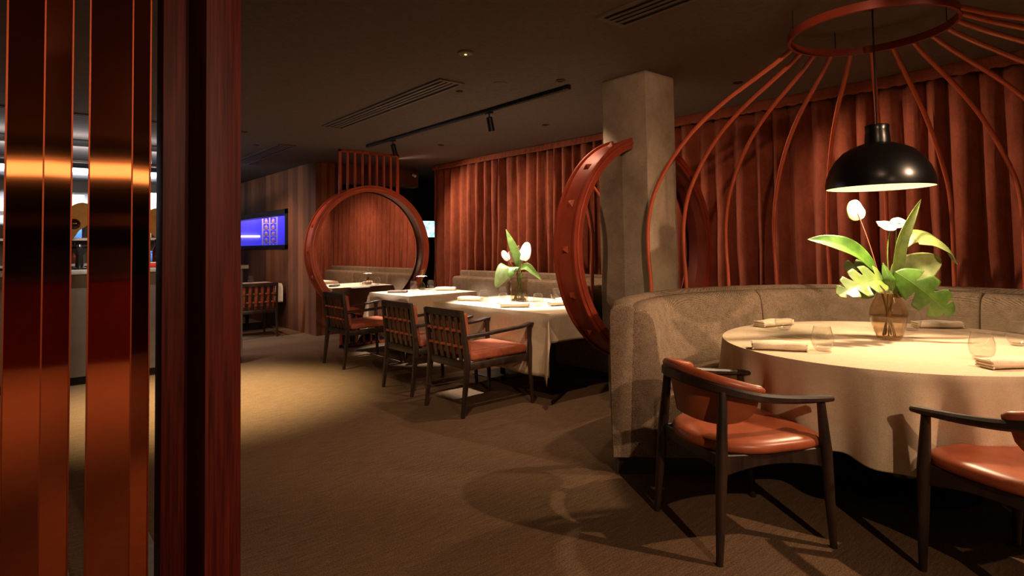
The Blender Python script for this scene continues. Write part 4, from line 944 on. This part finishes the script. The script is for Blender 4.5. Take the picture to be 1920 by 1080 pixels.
# ================================================================== SCREEN OF COPPER MIRROR SLATS + POST
def slat(pts, label):
    """vertical bar: pts = plan corners, full height"""
    n_ = len(pts); m = MB(); m.addm([(x, y, 0.0) for x, y in pts]+[(x, y, CEIL-0.001) for x, y in pts], [tuple(range(n_)), tuple(range(n_, 2*n_))]+[(i, (i+1) % n_, n_+(i+1) % n_, n_+i) for i in range(n_)])
    return m
SL = [((0.0005, 1.812), (0.070, 1.80), (0.1246, 1.806), (0.1246, 1.845)),
      ((0.1598, 1.8135), (0.2495, 1.80), (0.2907, 1.806), (0.2907, 1.845)),
      ((-0.165, 1.862), (-0.095, 1.80), (-0.045, 1.80), (-0.045, 1.862))]
SLL = ['copper mirror slat nearest the left edge of the photo', 'copper mirror slat between the two bright gaps', 'copper mirror slat just outside the left edge']
for q, (P_, lb) in enumerate(zip(SL[:2], SLL)):
    cx = sum(x for x, y in P_)/4; cy = sum(y for x, y in P_)/4
    o = empty('mirror_slat', (cx, cy, 0)); tag(o, lb, 'slat', 'copper mirror slats of the screen')
    loc = [(x-cx, y-cy) for x, y in P_]
    slat(loc, '').build('bar', MT['copper_mirror'], o, 0)
    for (x, y) in (loc[0], loc[1], loc[2]):
        MB().box(x-0.0016, x+0.0016, y-0.0022, y+0.001, 0.0, CEIL-0.002).build('edge_trim', plain('polished copper edge', (0.44, 0.20, 0.11), 0.5, 1.0) if 'polished copper edge' not in bpy.data.materials else bpy.data.materials['polished copper edge'], o, 0)
po = empty('timber_post', (0.45, 1.95, 0)); tag(po, 'broad red stained wooden post with a stepped side, ending the slat screen', 'post')
MB().box(0.427-0.45, 0.516-0.45, -0.15, 0.075, 0, CEIL-0.001, 0.003).build('front_board', MT['screen_wood'], po)
MB().box(0.358-0.45, 0.50-0.45, 0.075, 0.17, 0, CEIL-0.001, 0.003).build('rear_board', MT['screen_wood'], po)
MB().box(0.427-0.45-0.004, 0.427-0.45+0.004, -0.153, -0.146, 0, CEIL-0.001).build('bead', MT['screen_wood'], po, 0)

struct('trim_1', MB().box(0.40, 0.515, 2.0, 3.17, 0.0, 0.006), MT['stone'])
struct('trim_2', MB().box(0.09, 0.212, 2.0, 3.06, 0.0, 0.006), MT['stone'])

# ================================================================== BAR / KITCHEN seen through the slats
ct = empty('bar_counter', (0.3, 7.4, 0)); tag(ct, 'long grey fronted bar counter seen through the gaps of the slat screen', 'counter')
MB().box(-2.4, 1.75, -0.30, 0.35, 0.08, 1.06).build('body', MT['bar_front'], ct, 0)
MB().box(-2.4, 1.75, -0.26, 0.31, 0.0, 0.08).build('kick', MT['slot'], ct, 0)
MB().box(-2.45, 1.8, -0.36, 0.4, 1.06, 1.10, 0.004).build('worktop', MT['stone'], ct)
sh = empty('kitchen_shelf', (0.9, 9.4, 0)); tag(sh, 'steel kitchen shelving behind the bar counter', 'shelving')
for z in (1.10, 1.42, 1.74): MB().box(-1.3, 1.45, -0.2, 0.2, z, z+0.03).build('shelf', MT['steel'], sh, 0)
for x in (-1.28, 0.0, 0.62, 1.43): MB().box(x-0.02, x+0.02, 0.16, 0.2, 0, 2.2).build('upright', MT['steel'], sh, 0)
MB().box(-1.3, 1.45, -0.2, 0.2, 0.0, 0.9).build('cabinet', MT['bar_front'], sh, 0)
struct('wall_kitchen', MB().box(-2.0, 2.1, 9.75, 9.85, 0, 2.30), MT['grey_wall'])
hd = MB().box(-1.2, 2.0, 9.25, 9.74, 2.22, 2.34, 0.01).build('extractor_hood', MT['steel']); tag(hd, 'bright steel hood above the kitchen shelves', 'hood')
area('kitchen_light', (0.8, 8.75, 2.45), (0.85, 9.7, 1.6), 2.4, 0.15, 60, (0.92, 0.96, 1.0))
# things on counter and shelves
def ornament(x, y, z, s_, label):
    m = MB(); n_ = 40; P_ = []
    for i in range(n_):
        t = 2*PI*i/n_; r_ = 0.17*(1+0.25*math.sin(2*t+0.6)+0.14*math.sin(3*t)); P_.append((r_*math.cos(t), r_*math.sin(t)*1.3))
    V = [(a_, -0.012, b_) for a_, b_ in P_]+[(a_, 0.012, b_) for a_, b_ in P_]
    m.addm(V, [tuple(range(n_)), tuple(range(n_, 2*n_))]+[(i, (i+1) % n_, n_+(i+1) % n_, n_+i) for i in range(n_)])
    o = empty('wall_ornament', (x, y, z)); tag(o, label, 'ornament', 'golden ornaments behind the bar'); m.build('panel', MT['amber'], o, 30)
    MB().lathe([(0.001, 0), (0.06, 0), (0.055, 0.02), (0.03, 0.03), (0.001, 0.03)], 20, mat=Matrix.Rotation(R(90), 4, 'X') @ Matrix.Translation((0.04, -0.03, 0.012))).build('boss', MT['brown_glass'], o)
    MB().tube([(0, 0, 0.2), (0, 0, CEIL-z-0.002)], 0.003, 6).build('hanging_wire', MT['steel'], o)
    o.scale = (s_, s_, s_) if False else (1, 1, 1)
ornament(0.56, 8.3, 1.62, 1, 'golden curved ornament hanging above the bar in the left gap')
ornament(1.52, 8.5, 1.66, 1, 'golden curved ornament hanging above the bar in the right gap')
gr = empty('flared_stand', (0.58, 7.38, 1.10)); tag(gr, 'black flared stand on the bar counter in the left gap', 'stand')
MB().lathe([(0.001, 0), (0.07, 0), (0.07, 0.015), (0.035, 0.03), (0.03, 0.14), (0.06, 0.19), (0.075, 0.21), (0.075, 0.23), (0.001, 0.23)], 24).build('body', MT['black'], gr)
MB().lathe([(0.001, 0.23), (0.02, 0.23), (0.012, 0.25), (0.001, 0.252)], 12).build('knob', MT['steel'], gr)
rb = empty('card_terminal', (1.17, 7.3, 1.10)); tag(rb, 'red box shaped device on the bar counter in the right gap', 'device')
MB().box(-0.07, 0.09, -0.05, 0.05, 0, 0.05, 0.01).build('body', MT['red'], rb)
MB().box(-0.05, 0.07, -0.04, 0.03, 0.05, 0.056, 0.002).build('keypad', MT['ceramic'], rb)
rb2 = MB().box(0.40, 0.47, 7.22, 7.30, 1.10, 1.18, 0.01).build('red_tin', MT['red']); tag(rb2, 'small red tin on the bar counter left of the black stand', 'tin')
def bottle(x, y, z, h, mat, label):
    o = empty('bottle', (x, y, z)); tag(o, label, 'bottle', 'bottles behind the bar')
    MB().lathe([(0.001, 0), (0.036, 0), (0.038, 0.01), (0.038, h*0.58), (0.030, h*0.68), (0.014, h*0.76), (0.013, h*0.95), (0.001, h*0.95)], 20).build('body', mat, o)
    MB().lathe([(0.001, h*0.94), (0.015, h*0.94), (0.015, h), (0.001, h)], 12).build('cap', MT['black'], o)
bottle(1.28, 7.55, 1.10, 0.30, MT['brown_glass'], 'brown bottle on the bar counter behind the red device')
bottle(1.20, 7.62, 1.10, 0.24, MT['steel'], 'steel shaker bottle on the bar counter behind the red device')
bottle(0.68, 9.3, 1.13, 0.27, MT['brown_glass'], 'brown bottle on the lower kitchen shelf')
bottle(1.36, 9.3, 1.13, 0.27, MT['steel'], 'pale steel bottle on the lower kitchen shelf')
for i, (x, z, wd_, hh, mt, lb) in enumerate(((0.66, 1.77, 0.22, 0.22, 'stone', 'speckled pale box on the top kitchen shelf'), (1.55, 1.77, 0.16, 0.28, 'ceramic', 'white upright box on the top kitchen shelf'),
        (1.42, 1.77, 0.07, 0.28, 'slot', 'narrow black box on the top kitchen shelf'), (1.40, 1.45, 0.22, 0.09, 'stone', 'stack of pale trays on the middle kitchen shelf'),
        (0.62, 1.45, 0.26, 0.16, 'blue_item', 'blue crate on the middle kitchen shelf'), (1.50, 1.13, 0.10, 0.14, 'blue_item', 'blue packet on the lower kitchen shelf'))):
    o = empty('storage_box', (x, 9.35, z)); tag(o, lb, 'box', 'boxes on the kitchen shelves')
    MB().box(-wd_/2, wd_/2, -0.1, 0.1, 0, hh, 0.006).build('body', MT[mt], o); MB().box(-wd_/2-0.003, wd_/2+0.003, -0.103, 0.103, hh-0.02, hh+0.004, 0.003).build('lid', MT[mt], o)

# ================================================================== BACK OF THE ROOM (seen in the copper slats)
LED = emit('amber led strip', (1.0, 0.80, 0.38), 2.0)
bb = empty('back_bar', (0.6, -4.9, 0)); tag(bb, 'dark back bar with a glowing amber light shelf, reflected in the copper slats', 'back bar')
MB().box(-3.4, 3.4, -0.3, 0.3, 0, 0.95).build('cabinet', MT['screen_wood'], bb, 0)
MB().box(-3.4, 3.4, -0.3, 0.32, 0.95, 1.0).build('worktop', MT['dark_wood'], bb, 0)
MB().box(-3.4, 3.4, -0.3, 0.12, 1.58, 1.72).build('shelf', MT['bar_front'], bb, 0)
MB().box(-3.4, 3.4, -0.3, 0.1, 2.38, 2.45).build('canopy', MT['screen_wood'], bb, 0)
MB().box(-3.4, 3.4, -0.28, -0.24, 2.20, 2.36).build('light_panel', LED, bb, 0)
MB().box(-3.4, 3.4, -0.3, 0.0, 2.08, 2.13).build('red_shelf', MT['copper'], bb, 0)
lb_ = empty('side_bar', (-4.7, -1.2, 0)); tag(lb_, 'dark side cabinet with a glowing amber light shelf, reflected in the copper slats', 'side bar')
MB().box(-0.3, 0.3, -2.9, 2.4, 0, 0.95).build('cabinet', MT['screen_wood'], lb_, 0)
MB().box(-0.3, 0.33, -2.9, 2.4, 0.95, 1.0).build('worktop', MT['dark_wood'], lb_, 0)
MB().box(-0.3, 0.12, -2.9, 2.4, 1.58, 1.72).build('shelf', MT['bar_front'], lb_, 0)
MB().box(-0.3, 0.1, -2.9, 2.4, 2.38, 2.45).build('canopy', MT['screen_wood'], lb_, 0)
MB().box(-0.28, -0.24, -2.9, 2.4, 2.20, 2.36).build('light_panel', LED, lb_, 0)
MB().box(-0.3, 0.0, -2.9, 2.4, 2.08, 2.13).build('red_shelf', MT['copper'], lb_, 0)
